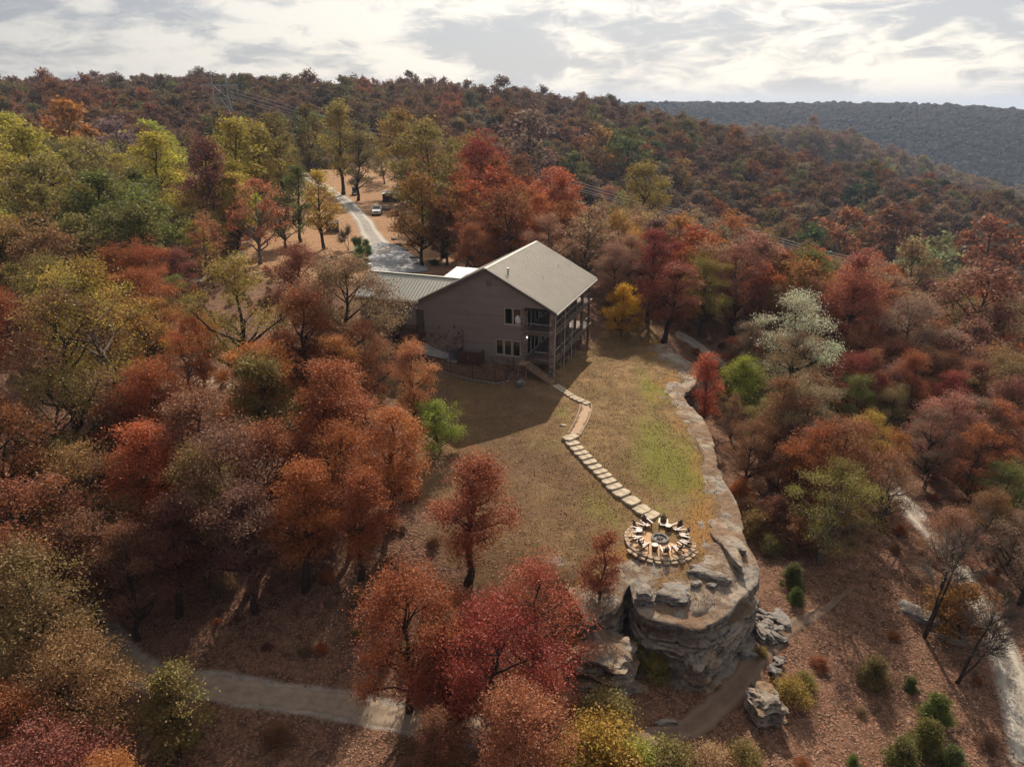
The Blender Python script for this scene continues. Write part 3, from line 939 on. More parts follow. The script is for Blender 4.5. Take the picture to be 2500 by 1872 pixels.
def rock_mesh(name, rx, ry, h, seed, nl=14, na=30, ledges=0, flat=0.75, amp=0.22, stretch=1.8, sink=0.25):
    """a rock lying on z = 0, its foot sunk a little"""
    rg = np.random.default_rng(seed)
    vs = []
    lob = [(rg.uniform(0, 6.28), rg.uniform(0.05, 0.16)) for _ in range(4)]
    led = np.ones(nl + 1)
    if ledges:
        for i in range(nl + 1):
            led[i] = 1 + 0.12 * math.sin(i / nl * ledges * 6.28 + seed) * (1 if i > 1 else 0)
    for i in range(nl + 1):
        f = i / nl
        z = -sink * h + (1 + sink) * h * f
        e = 1.0 if f < flat else math.sqrt(max(0.0, 1 - ((f - flat) / (1 - flat)) ** 2.4)) * 0.9 + 0.0
        e = max(e, 0.02)
        for k in range(na):
            an = 2 * math.pi * k / na
            r = 1 + sum(a_ * math.sin((j + 2) * an + p_) for j, (p_, a_) in enumerate(lob))
            c_, s_ = math.cos(an), math.sin(an)
            sq = 1.0 / max(abs(c_), abs(s_)) ** 0.35
            vs.append([rx * r * e * led[i] * c_ * sq, ry * r * e * led[i] * s_ * sq, z])
    sc = max(rx, ry)
    for p in vs:
        q = Vector((p[0] / sc * 2.2 + seed * 3.1, p[1] / sc * 2.2, p[2] / sc * 2.2 * stretch))
        a = mnoise.fractal(q, 0.9, 2.1, 4)
        k = 1 + amp * a
        p[0] *= k
        p[1] *= k
        p[2] += amp * 0.35 * h * a
    fs = []
    for i in range(nl):
        for k in range(na):
            k2 = (k + 1) % na
            fs.append((i * na + k, i * na + k2, (i + 1) * na + k2, (i + 1) * na + k))
    fs.append(tuple(nl * na + k for k in range(na)))
    me = bpy.data.meshes.new(name)
    me.from_pydata(vs, [], fs)
    return me


def rock(name, px, rx, ry, h, rot, seed, label, cat='boulder', mat='boulder', z=None, parent=None, group=None, **kw):
    g = np.asarray(px, float) if len(px) == 3 else ground(*px)
    me = rock_mesh(name, rx, ry, h, seed, **kw)
    me.materials.append(M[mat])
    o = bpy.data.objects.new(name, me)
    o.location = (g[0], g[1], g[2] if z is None else z)
    o.rotation_euler = (0, 0, rot)
    COL.objects.link(o)
    if parent is not None:
        o.parent = parent
    return tag(o, label, cat, group)


rock('boulder', tuple(P(1572, 1462, 13.32)), 0.62, 0.7, 0.9, 0.3, 3, 'blocky grey boulder at the bluff edge, left of the broad cracked one', stretch=3.2, ledges=3)
rock('boulder', (1646, 1456), 1.2, 0.85, 0.6, -0.25, 5, 'broad flat grey boulder with cracks, largest on the bluff top', stretch=1.6)
rock('boulder', (1728, 1408), 1.25, 0.5, 0.5, -0.42, 8, 'long tilted pale boulder between the fire pit and the bluff edge', stretch=1.6)
rock('boulder', (1699, 1428), 0.34, 0.28, 0.3, 0.4, 12, 'small round stone beside the broad cracked boulder')
rock('boulder', (1738, 1432), 0.36, 0.26, 0.28, -0.3, 13, 'small wedge stone under the long tilted boulder')
rock('rock_outcrop', (1505, 1470, 0), 1, 1, 1, 0, 1, 'x') if False else None
gq = P(1500, 1462, 10.6)
rock('rock_outcrop', (gq[0], gq[1], 8.9), 1.15, 1.0, 4.3, 0.4, 21, 'tall pale rock column split from the bluff by a crevice', 'rock', 'rock', nl=30, na=44, ledges=4, flat=0.9, amp=0.3, stretch=2.6, sink=0.05)
gq = P(1478, 1600, 10.2)
rock('rock_outcrop', (gq[0], gq[1], 8.4), 2.2, 1.75, 3.1, -0.5, 23, 'domed mossy rock outcrop behind the crimson tree', 'rock', 'rock', nl=30, na=54, ledges=3, flat=0.78, amp=0.24, stretch=2.4, sink=0.05)
gq = P(1470, 1672, 9.0)
rock('rock_outcrop', (gq[0], gq[1], 8.2), 2.25, 1.3, 1.35, -0.25, 27, 'low shelf of rock below the domed outcrop', 'rock', 'rock', nl=22, na=54, ledges=2, flat=0.8, amp=0.24, stretch=2.4, sink=0.1)
gq = P(1870, 1700, 9.8)
rock('rock_outcrop', (gq[0], gq[1], 7.6), 0.95, 1.15, 2.6, 0.2, 31, 'rounded rock pillar beside the trail with a sunlit top', 'rock', 'rock', nl=24, na=44, ledges=3, flat=0.82, amp=0.22, stretch=2.4, sink=0.05)
gq = P(1700, 1590, 10.6)
rock('rock_outcrop', (gq[0], gq[1], 8.4), 1.75, 1.2, 2.75, 0.25, 37, 'bulging lower tier of rock under the bluff lip', 'rock', 'rock', nl=26, na=50, ledges=3, flat=0.82, amp=0.25, stretch=2.6, sink=0.05)
rock('boulder', (1905, 1512), 0.62, 0.85, 0.35, 0.5, 41, 'pale flat boulder where the trail meets the rock pile')
rock('boulder', (2245, 1500), 1.75, 0.75, 0.42, -0.75, 43, 'low grey slab under the forked bare tree')
rock('boulder', (2310, 1560), 0.8, 0.35, 0.35, -0.6, 44, 'narrow mossy rock beside the forked bare tree')
rock('boulder', (1853, 1548), 0.45, 1.0, 0.75, 0.35, 47, 'upright tan slab leaning at the foot of the bluff', stretch=2.6)
rock('boulder', (1822, 1600), 0.55, 0.4, 0.4, 0.2, 48, 'small grey block on the trail under the bluff')
rock('boulder', (1625, 1765), 0.6, 0.22, 0.28, 0.15, 49, 'low grey stone beside the red leaf clearing below the bluff')
rock('boulder', (1845, 1695), 0.35, 0.5, 0.5, 0.1, 50, 'cream coloured block against the rounded rock pillar')
rock('boulder', (452, 962), 0.95, 0.5, 0.3, 0.1, 51, 'pale flat boulder in the bare clearing in the left woods')
rock('boulder', (1270, 932 + 9), 0.42, 0.42, 0.6, 0.1, 53, 'blue grey stone on the lawn by the fence corner')
for i, (u, v, s) in enumerate([(1010, 632, .5), (1022, 648, .55), (990, 612, .45), (975, 600, .5), (1050, 640, .4), (962, 586, .45)]):
    rock('boulder', (u, v), s * 1.3, s, s, i, 60 + i, ['dark stone at the apron edge, second from the house', 'dark stone at the apron edge nearest the house', 'dark stone at the apron edge, third from the house', 'dark stone at the apron edge, fourth from the house', 'lone stone in the dry grass right of the apron', 'dark stone at the apron edge farthest from the house'][i], mat='boulder', nl=8, na=14, group='stones along the drive')

gq = P(1770, 1318, 14.35)
rock('rock_ledge', tuple(gq), 0.85, 2.7, 0.42, 0.12, 55, 'raised ledge of grey rock along the bluff rim right of the chairs', 'rock', 'rock', nl=12, na=60, ledges=0, flat=0.85, amp=0.2, stretch=3.0, sink=0.4)

# a heap of thin slabs by the trail, each slab a part
rp = empty('rock_pile', ground(1868, 1530), 0.4, 'tumbled heap of broken flat stones beside the trail', 'rock pile')
slabs = [rock_mesh('slab', 0.42, 0.28, 0.16, 70 + k, nl=5, na=12, amp=0.2, sink=0.1) for k in range(4)]
for s_ in slabs:
    s_.materials.append(M['boulder'])
rgp = np.random.default_rng(5)
for k in range(46):
    o = bpy.data.objects.new('slab', slabs[k % 4])
    along = rgp.uniform(-1.5, 1.5)
    o.location = (rgp.normal(0, 0.42) + along * 0.25, along, rgp.uniform(0.0, 0.42) * (1 - abs(along) / 2.2))
    o.rotation_euler = (rgp.normal(0, 0.35), rgp.normal(0, 0.35), rgp.uniform(0, 6.28))
    s = rgp.uniform(0.55, 1.25)
    o.scale = (s, s, s)
    link(o, rp)
rp2 = empty('rock_pile', ground(1893, 1628), -0.6, 'small line of broken stones on top of the rounded pillar', 'rock pile')
for k in range(14):
    o = bpy.data.objects.new('slab', slabs[k % 4])
    o.location = (rgp.normal(0, 0.15), -0.9 + k * 0.14, rgp.uniform(0.05, 0.25))
    o.rotation_euler = (rgp.normal(0, 0.35), rgp.normal(0, 0.35), rgp.uniform(0, 6.28))
    s = rgp.uniform(0.4, 0.9)
    o.scale = (s, s, s)
    link(o, rp2)

# ------------------------------------------------------------------ the house
house = empty('house', HOUSE0, -AL, 'large brown lodge with a pale metal roof and two storey porch', 'house')
SL = 4.2 / 8.15
WALL_Y = 0.38


def gable_top(x):
    return 11.8 - SL * abs(x)


# lap siding of the side facing the camera, with openings left out
OPEN = [(2.23, 3.05, 6.0, 7.72), (3.25, 4.05, 6.0, 7.72), (1.2, 1.95, 2.35, 4.02), (2.2, 2.95, 2.35, 4.02), (3.2, 3.98, 2.35, 4.02), (-8.75, -7.85, 4.25, 6.45), (4.06, 8.2, -1, 8.0), (0.08, 0.58, 10.05, 10.65)]
sd_ = MB()
zs = sorted(set([round(0.4 + 0.27 * i, 3) for i in range(44)] + [z for o in OPEN for z in o[2:]]))


def course_band(z0, z1, zc0):
    ivs = [(-16.3, 7.55)]
    for x0, x1, a, b in OPEN:
        if a < z1 - 1e-4 and b > z0 + 1e-4:
            nv = []
            for p, q in ivs:
                if x1 <= p or x0 >= q:
                    nv.append((p, q))
                else:
                    if x0 > p:
                        nv.append((p, x0))
                    if x1 < q:
                        nv.append((x1, q))
            ivs = nv
    cut = []
    rgb_ = np.random.default_rng(abs(int(zc0 * 100)) + 5)
    for p, q in ivs:
        xs_ = [p]
        while xs_[-1] < q - 5.2:
            xs_.append(xs_[-1] + rgb_.uniform(2.2, 4.6))
        xs_.append(q)
        cut += list(zip(xs_[:-1], xs_[1:]))
    for p, q in cut:
        t0 = 0.07 * (1 - (z0 - zc0) / 0.27)
        t1 = 0.07 * (1 - (z1 - zc0) / 0.27)
        lo = [p, q]
        # clip against gable slopes and wing eave
        def xr(z):
            hx = (11.8 - z) / SL
            l_ = -16.3 if z <= 7.55 else -hx
            return max(p, l_), min(q, hx)
        a0, b0 = xr(z0)
        a1, b1 = xr(z1)
        if b0 - a0 < 0.02:
            continue
        if b1 < a1:
            a1 = b1 = (a1 + b1) / 2
        sd_.add([(a0, WALL_Y - t0, z0), (b0, WALL_Y - t0, z0), (b1, WALL_Y - t1, z1), (a1, WALL_Y - t1, z1)], [(0, 1, 2, 3)])
        sd_.add([(a0, WALL_Y, z0), (b0, WALL_Y, z0), (b0, WALL_Y - t0, z0), (a0, WALL_Y - t0, z0)], [(0, 1, 2, 3)])


for z0, z1 in zip(zs[:-1], zs[1:]):
    course_band(z0, z1, 0.4 + 0.27 * math.floor((z0 - 0.4) / 0.27 + 1e-6))
sdo = sd_.build('siding', M['lap'], house)
ta = sdo.data.attributes.new('tone', 'FLOAT', 'FACE')
ta.data.foreach_set('value', np.repeat(np.random.default_rng(4).random(len(sd_.f) // 2), 2).astype(np.float32)[:len(sd_.f)])

body = MB()
# back walls, far gable, wing walls (plain, not seen), set behind the siding
body.add([(-8, WALL_Y + .3, -1), (4.38, WALL_Y + .3, -1), (4.38, 17.2, -1), (-8, 17.2, -1), (-8, WALL_Y + .3, 7.6), (4.38, WALL_Y + .3, 7.6), (4.38, 17.2, 7.6), (-8, 17.2, 7.6)],
         [(1, 2, 6, 5), (2, 3, 7, 6), (3, 0, 4, 7)])
body.add([(-8, 17.2, 7.6), (7.6, 17.2, 7.6), (0, 17.2, 11.7)], [(0, 1, 2)])
body.add([(-16.3, WALL_Y + .02, 2), (-16.3, 7.5, 2), (-8, 7.5, 2), (-16.3, WALL_Y + .02, 7.5), (-16.3, 7.5, 7.5), (-8, 7.5, 7.5), (-16.3, 4, 9.5)], [(0, 3, 6, 4, 1), (1, 4, 5, 2)])
body.build('wall', M['siding'], house)
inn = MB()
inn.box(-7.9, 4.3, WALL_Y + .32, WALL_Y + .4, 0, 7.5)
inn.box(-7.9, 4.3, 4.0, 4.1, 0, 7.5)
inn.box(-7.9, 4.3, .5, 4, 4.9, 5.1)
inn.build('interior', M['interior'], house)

# main roof: two slabs and their ribs
for sgn, nm in ((1, 'right'), (-1, 'left')):
    r = MB()
    x0, x1 = 0.0, 8.25 * sgn
    r.add([(0, 0, 12.0), (x1, 0, 12 - SL * 8.25), (x1, 17.7, 12 - SL * 8.25), (0, 17.7, 12.0),
           (0, 0, 11.82), (x1, 0, 11.82 - SL * 8.25), (x1, 17.7, 11.82 - SL * 8.25), (0, 17.7, 11.82)],
          [(0, 1, 2, 3), (7, 6, 5, 4), (0, 4, 5, 1), (1, 5, 6, 2), (2, 6, 7, 3)])
    ro = r.build('roof', M['roof'], house)
    rb = MB()
    k = 0
    y = 0.05
    while y < 17.7:
        rb.beam((0.02 * sgn, y, 12.04), (8.26 * sgn, y, 12.04 - SL * 8.25), 0.08, 0.17)
        y += 0.42
    tag(rb.build('roof_rib', M['roof'], ro), kind='stuff')
MB().beam((0, -0.02, 12.03), (0, 17.72, 12.03), 0.34, 0.05).build('ridge_cap', M['roof'], house)
for sgn in (1, -1):
    MB().beam((0, -0.04, 11.88), (8.25 * sgn, -0.04, 11.88 - SL * 8.25), 0.05, 0.24).build('rake_trim', M['trim'], house)
MB().box(8.23, 8.36, 0.0, 17.7, 7.52, 7.68).build('gutter', M['pale_metal'], house)
MB().box(-8.36, -8.23, 7.95, 17.7, 7.52, 7.68).build('gutter', M['trim'], house)
vp = MB().tube([(2.0, 1.9, 10.9), (2.0, 1.9, 11.75)], 0.11, 10).build('vent_pipe', M['galvanised'], house)
MB().tube([(2.0, 1.9, 11.72), (2.0, 1.9, 11.85)], 0.17, 10).build('cap', M['galvanised'], vp)
MB().tube([(4.6, 6.5, 9.5), (4.6, 6.5, 10.35)], 0.04, 6).build('vent_pipe', M['galvanised'], house)
MB().tube([(4.4, 13.2, 9.6), (4.4, 13.2, 10.2)], 0.05, 6).build('vent_pipe', M['galvanised'], house)

# wing roof with its panels one by one
WR = 3.95
wr = MB()
wr.add([(-16.7, 0, 7.62), (-8.1, 0, 7.62), (-4.2, WR, 7.62 + SL * WR), (-16.7, WR, 7.62 + SL * WR), (-16.7, 0, 7.46), (-8.1, 0, 7.46)], [(0, 1, 2, 3), (0, 4, 5, 1)])
wr.add([(-16.7, WR, 7.62 + SL * WR), (-4.2, WR, 7.62 + SL * WR), (-8.1, 2 * WR, 7.62), (-16.7, 2 * WR, 7.62)], [(0, 1, 2, 3)])
wing = wr.build('wing_roof', M['roof_wing'], house)
x = -16.7
while x < -4.6:
    x1 = x + 0.41
    yt = WR
    y0 = max(0.0, (x1 + 8.1))     # valley against the main roof
    y0b = max(0.0, (x + 8.1))
    if y0 < WR - 0.1:
        pm = MB()
        lift = 0.02
        pm.add([(x + 0.02, y0b - 0.03, 7.62 + SL * y0b + lift), (x1 - 0.03, y0 - 0.03, 7.62 + SL * y0 + lift), (x1 - 0.03, WR - 0.02, 7.62 + SL * WR + lift - .005), (x + 0.02, WR - 0.02, 7.62 + SL * WR + lift - .005)], [(0, 1, 2, 3)])
        pm.beam((x, y0b - 0.03, 7.62 + SL * y0b + 0.04), (x, WR - 0.02, 7.62 + SL * WR + 0.04), 0.04, 0.075)
        pm.build('roof_panel', M['roof_wing'], wing)
    x = x1
MB().beam((-16.75, WR, 7.70 + SL * WR), (-4.3, WR, 7.70 + SL * WR), 0.3, 0.05).build('ridge_cap', M['roof_wing'], wing)
MB().box(-16.7, -8.2, -0.12, 0.02, 7.42, 7.58).build('gutter', M['window_frame'], wing)
wp = MB().add([(-9.6, 9.6, 8.35), (-5.6, 9.6, 8.35), (-5.6, 13.6, 8.8), (-9.6, 13.6, 8.8), (-9.6, 9.6, 8.2), (-5.6, 9.6, 8.2), (-5.6, 13.6, 8.65), (-9.6, 13.6, 8.65)], [(0, 1, 2, 3), (7, 6, 5, 4), (0, 4, 5, 1), (1, 5, 6, 2), (2, 6, 7, 3), (3, 7, 4, 0)]).build('entry_roof', M['roof_white'], house)
tag(wp, 'bright white metal entry roof behind the ridge')
for i in range(9):
    xx = -9.5 + i * 0.48
    MB().beam((xx, 9.58, 8.39), (xx, 13.6, 8.84), 0.04, 0.06).build('rib', M['roof_white'], wp)
for xx in (-9.5, -5.7):
    MB().box(xx - .1, xx + .1, 13.2, 13.4, 4.4, 8.7).build('entry_post', M['post'], house)


def window(x0, x1, z0, z1, parent=house, y=WALL_Y, curtain=False):
    f = MB()
    wd = 0.075
    f.box(x0 - wd, x1 + wd, y - .06, y + .06, z1, z1 + wd)
    f.box(x0 - wd, x1 + wd, y - .06, y + .06, z0 - wd, z0)
    f.box(x0 - wd, x0, y - .06, y + .06, z0, z1)
    f.box(x1, x1 + wd, y - .06, y + .06, z0, z1)
    fr = f.build('window', M['window_frame'], parent)
    MB().box(x0, x1, y + .01, y + .025, z0, z1).build('pane', M['glass'], fr)
    MB().box(x0 - .12, x1 + .12, y - .11, y + .0, z0 - .13, z0 - wd - .003).build('sill', M['window_frame'], fr)
    if curtain:
        c = MB()
        c.tube([(x0 + .45, y + .16, z0 + .05), (x0 + .46, y + .16, z0 + .35), (x0 + .42, y + .16, z0 + .7), (x0 + .45, y + .16, z0 + .95), (x0 + .44, y + .16, z0 + 1.05)], [.3, .36, .33, .24, .08], 12)
        tag(c.build('curtain', M['white_cloth'], fr, True), 'bunched white cloth behind the pane')
    return fr


for i, o in enumerate(OPEN[:5]):
    window(*o, curtain=(i == 1))
# gable louvre, side door, lamps, meter
lv = MB()
lv.box(0.05, 0.61, WALL_Y - .05, WALL_Y + .03, 10.02, 10.68)
lo_ = lv.build('louvre', M['trim'], house)
for i in range(5):
    MB().beam((0.1, WALL_Y - .07, 10.1 + i * .12), (0.56, WALL_Y - .07, 10.1 + i * .12), 0.06, 0.03, (0, -1, 1)).build('blade', M['siding'], lo_)
dr_ = MB().box(-8.75, -7.85, WALL_Y + .0, WALL_Y + .05, 4.25, 6.45).build('door', M['trim'], house)
MB().box(-8.83, -7.77, WALL_Y - .055, WALL_Y - .005, 6.45, 6.53).box(-8.83, -8.75, WALL_Y - .055, WALL_Y - .005, 4.25, 6.45).box(-7.85, -7.77, WALL_Y - .055, WALL_Y - .005, 4.25, 6.45).build('frame', M['trim'], dr_)
MB().tube([(-7.97, WALL_Y - .06, 5.25), (-7.97, WALL_Y + .02, 5.25)], .04, 8).build('handle', M['chrome'], dr_)
wl = MB().box(-9.5, -9.2, WALL_Y - .12, WALL_Y - .02, 6.5, 6.6).build('wall_lamp', M['lamp_glass'], house)
MB().tube([(-9.45, WALL_Y - .14, 6.5), (-9.45, WALL_Y - .3, 6.38)], [.05, .09], 8).tube([(-9.25, WALL_Y - .14, 6.5), (-9.25, WALL_Y - .3, 6.38)], [.05, .09], 8).build('bulb', M['lamp_glass'], wl)
for xx, zz, s in ((-5.9, 4.75, .16), (-4.7, 4.45, .13), (-3.95, 4.95, .2), (-3.4, 4.3, .2), (-2.95, 4.6, .17)):
    MB().box(xx - s / 2, xx + s / 2, WALL_Y - .16, WALL_Y - .02, zz - s * .7, zz + s * .7).build('meter_box', M['trim'], house)
MB().tube([(-3.4, WALL_Y - .09, 4.2), (-3.4, WALL_Y - .09, 1.9)], .03, 6).build('conduit', M['pale_metal'], house)
MB().tube([(-2.9, WALL_Y - .09, 4.5), (-2.85, WALL_Y - .09, 1.4)], .04, 6).build('conduit', M['trim'], house)


# rough stone facing: many small uneven stones in one mesh each
def stones(x0, x1, zb, zt, y, seed, axis='x', name='stone_facing'):
    rg = np.random.default_rng(seed)
    s = MB()
    s.box(x0, x1, y + .0, y + .02, zb, zt) if axis == 'x' else s.box(y - .02, y, x0, x1, zb, zt)
    z = zb
    while z < zt - 0.05:
        h = min(rg.uniform(0.13, 0.26), zt - z)
        x = x0
        while x < x1 - 0.03:
            w_ = min(rg.uniform(0.18, 0.5), x1 - x)
            d = rg.uniform(0.04, 0.11)
            j = lambda k=.025: rg.uniform(0, k)
            a = (x + .012 + j(), x + w_ - .012 - j(), z + .012 + j(), z + h - .012 - j())
            if a[1] - a[0] > .04 and a[3] - a[2] > .03:
                if axis == 'x':
                    s.add([(a[0], y, a[2]), (a[1], y, a[2]), (a[1], y, a[3]), (a[0], y, a[3]), (a[0] + j(), y - d, a[2] + j()), (a[1] - j(), y - d, a[2] + j()), (a[1] - j(), y - d, a[3] - j()), (a[0] + j(), y - d, a[3] - j())],
                          [(4, 5, 6, 7), (0, 1, 5, 4), (1, 2, 6, 5), (2, 3, 7, 6), (3, 0, 4, 7)])
                else:
                    s.add([(y, a[0], a[2]), (y, a[1], a[2]), (y, a[1], a[3]), (y, a[0], a[3]), (y + d, a[0] + j(), a[2] + j()), (y + d, a[1] - j(), a[2] + j()), (y + d, a[1] - j(), a[3] - j()), (y + d, a[0] + j(), a[3] - j())],
                          [(4, 5, 6, 7), (0, 1, 5, 4), (1, 2, 6, 5), (2, 3, 7, 6), (3, 0, 4, 7)])
            x += w_
        z += h
    return tag(s.build(name, M['stone_veneer'], house), kind='stuff')


stones(-16.3, -3.0, 0.5, 4.05, WALL_Y - .04, 3)
stones(-3.0, 4.06, 0.2, 1.95, WALL_Y - .04, 4)
stones(4.06, 4.42, 0.2, 8.0, WALL_Y - .02, 5)
stones(WALL_Y, 1.2, 0.2, 8.0, 4.42, 6, 'y')

# porch: decks, posts, rails, glass doors
DX0, DX1 = 4.46, 7.95
for zt, nm in ((5.3, 'deck'), (2.12, 'deck')):
    dk = MB().box(DX0, DX1, WALL_Y - .1, 17.1, zt - .34, zt - .05).build(nm, M['post'], house)
    y = WALL_Y - .12
    bm_ = MB()
    while y < 17.0:
        bm_.box(DX0 - .0, DX1 + .03, y, y + .135, zt - .048, zt - .01)
        y += .142
    tag(bm_.build('deck_board', M['deck'], dk), kind='stuff')
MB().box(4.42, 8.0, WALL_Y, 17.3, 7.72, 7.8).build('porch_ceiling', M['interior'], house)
POSTY = [0.55, 3.6, 6.7, 9.8, 12.9, 16.4]
PB = [0.0, 0.0, -0.2, -0.4, -0.6, -0.9]
for y, zb in zip(POSTY, PB):
    big = y < 1
    wdt = .24 if big else .15
    p = MB().box(7.66 - wdt, 7.66 + wdt, y - wdt, y + wdt, zb - .6, 7.72).build('porch_post', M['post'], house)
    if big:
        for f_ in (stones(7.66 - .26, 7.66 + .26, 0.0, 7.7, y - .26, 11), stones(y - .26, y + .26, 0.0, 7.7, 7.66 + .26, 12, 'y')):
            f_.parent = p
    else:
        MB().box(7.66 - .22, 7.66 + .22, y - .22, y + .22, zb - .6, zb + 1.0).build('footing', M['stone_veneer'], p)
for y, z0, z1 in ((0.15, 0.1, 4.9), (3.9, -.1, 7.6), (0.2, 5.0, 7.6), (7.0, -.2, 5.0)):
    MB().tube([(8.1, y, z0), (8.1, y, z1)], .05, 6).build('downspout', M['pale_metal'], house)
for x_, y in ((5.4, 9.8), (5.4, 12.9), (5.4, 6.7), (5.4, 3.6)):
    MB().box(x_ - .12, x_ + .12, y - .12, y + .12, -1.2, 1.8).build('pier', M['post'], house)
# foundation wall under the lower deck
MB().add([(4.42, WALL_Y + .3, -1), (4.42, 17.2, -1), (4.42, 17.2, 2.0), (4.42, WALL_Y + .3, 2.0)], [(0, 1, 2, 3)]).build('foundation', M['stone_veneer'], house)


def railing(p0, p1, z, name='railing'):
    p0, p1 = Vector(p0), Vector(p1)
    L = (p1 - p0).length
    r = MB()
    up = Vector((0, 0, 1))
    r.beam(p0 + up * (z + .98), p1 + up * (z + .98), .07, .05)
    r.beam(p0 + up * (z + .12), p1 + up * (z + .12), .05, .04)
    o = r.build(name, M['pale_metal'], house)
    b = MB()
    n = int(L / .15)
    for i in range(n + 1):
        q = p0.lerp(p1, (i + .5) / (n + 1))
        b.beam(q + up * (z + .12), q + up * (z + .98), .016, .016)
    tag(b.build('baluster', M['trim'], o), kind='stuff')
    return o


for z in (5.28, 2.1):
    for a_, b_ in zip(POSTY[:-1], POSTY[1:]):
        railing((7.75, a_ + .2, 0), (7.75, b_ - .2, 0), z)
    if z > 4:
        railing((4.55, WALL_Y - .03, 0), (7.35, WALL_Y - .03, 0), z)
    else:
        railing((5.7, WALL_Y - .03, 0), (7.35, WALL_Y - .03, 0), z)
for z0, z1 in ((2.14, 4.75), (5.32, 7.6)):
    y = 1.3
    while y < 15.5:
        f = MB()
        f.box(4.44, 4.52, y, y + .08, z0, z1).box(4.44, 4.52, y + 1.22, y + 1.3, z0, z1).box(4.44, 4.52, y + .08, y + 1.22, z1 - .09, z1).box(4.44, 4.52, y + .08, y + 1.22, z0, z0 + .09)
        fo = f.build('glass_door', M['pale_metal'], house)
        MB().box(4.46, 4.48, y + .08, y + 1.22, z0 + .09, z1 - .09).build('pane', M['dark_glass'], fo)
        y += 1.34
        if 5 < y < 6:
            y += 1.2
wl2 = MB().box(4.44, 4.52, .95, 1.07, 4.35, 4.6).build('porch_lamp', M['pale_metal'], house)
MB().tube([(4.6, 1.0, 4.38), (4.6, 1.0, 4.5)], .06, 8).build('bulb', M['bulb'], wl2)


# porch furniture: dark patio chairs and small tables, each a thing of its own
def patio_chair(x, y, z, rot, label):
    g = HW(x, y, z)
    e = empty('patio_chair', g, rot - AL, label, 'chair', 'chairs on the porch')
    MB().box(-.26, .26, -.26, .26, .38, .45).build('seat', M['red_cushion'], e)
    MB().beam((0, .27, .42), (0, .38, .98), .5, .06, (0, 1, 0)).build('backrest', M['black_metal'], e)
    for sx in (-.27, .27):
        MB().box(sx - .03, sx + .03, -.25, .3, .62, .66).build('armrest', M['black_metal'], e)
        for sy in (-.24, .26):
            MB().box(sx - .02, sx + .02, sy - .02, sy + .02, 0, .62).build('leg', M['black_metal'], e)


patio_chair(5.4, 2.2, 5.3, 0.4, 'dark patio chair on the upper porch nearest the corner windows')
patio_chair(6.6, 2.6, 5.3, -0.6, 'dark patio chair on the upper porch beside the stone post')
patio_chair(6.2, 2.4, 2.12, 0.2, 'dark patio chair on the lower porch facing the stairs')

# stair from the lower porch to the lawn
st = empty('porch_stair', HW(4.45, -0.95, 0), -AL, 'brown wooden stair from the lower porch down to the lawn', 'stair')
MB().box(-.1, 1.0, -.55, .85, 1.98, 2.08).build('landing', M['tan_wood'], st)
for sx in (0, .9):
    for sy in (-.45, .7):
        MB().box(sx - .06, sx + .06, sy - .06, sy + .06, -1.2, 1.98).build('post', M['tan_wood'], st)
NST = 12
for i in range(NST):
    f = (i + .5) / NST
    MB().box(1.0 + i * .28, 1.0 + i * .28 + .31, -.5, .62, 2.0 - (i + 1) * .168, 2.04 - (i + 1) * .168).build('tread', M['tan_wood'], st)
for sy in (-.56, .66):
    MB().beam((.9, sy, 1.95), (1.0 + NST * .28, sy, -.1), .06, .3).build('stringer', M['tan_wood'], st)
for sy in (-.56, .66):
    rl = MB().beam((.95, sy, 2.95), (1.0 + NST * .28, sy, .95), .04, .04)
    for i in range(0, NST + 1, 3):
        zz = 2.0 - i * .168
        rl.beam((1.0 + i * .28, sy, zz), (1.0 + i * .28, sy, zz + .93), .03, .03)
    rl.build('handrail', M['black_metal'], st)

# wooden landing at the side door
ld = empty('side_landing', HW(-8.9, -.6, 0), -AL, 'dark brown wooden landing with railing at the side door', 'landing')
MB().box(-1.1, 1.15, -.9, .88, 4.08, 4.2).build('floor', M['brown_wood'], ld)
MB().box(-1.1, 1.15, -.92, -.86, 3.0, 4.08).box(1.09, 1.15, -.86, .85, 2.6, 4.08).build('skirt', M['brown_wood'], ld)
for i in range(5):
    MB().box(-1.4 - i * .28, -1.1 - i * .28, -.9, .3, 3.98 - i * .17, 4.04 - i * .17).build('tread', M['brown_wood'], ld)
for (a, b) in (((-1.05, -.85, 4.2), (1.1, -.85, 4.2)), ((1.1, -.85, 4.2), (1.1, .8, 4.2)), ((-2.45, -.9, 3.4), (-1.05, -.9, 4.2)), ((-2.45, .3, 3.4), (-1.05, .3, 4.2))):
    r = MB()
    a, b = Vector(a), Vector(b)
    up = Vector((0, 0, 1))
    r.beam(a + up * 1.0, b + up * 1.0, .09, .05).beam(a + up * .15, b + up * .15, .06, .05)
    r.beam(a, a + up * 1.1, .09, .09).beam(b, b + up * 1.1, .09, .09)
    n = max(2, int((b - a).length / .14))
    for i in range(1, n):
        q = a.lerp(b, i / n)
        r.beam(q + up * .15, q + up * 1.0, .035, .035)
    r.build('railing', M['brown_wood'], ld)

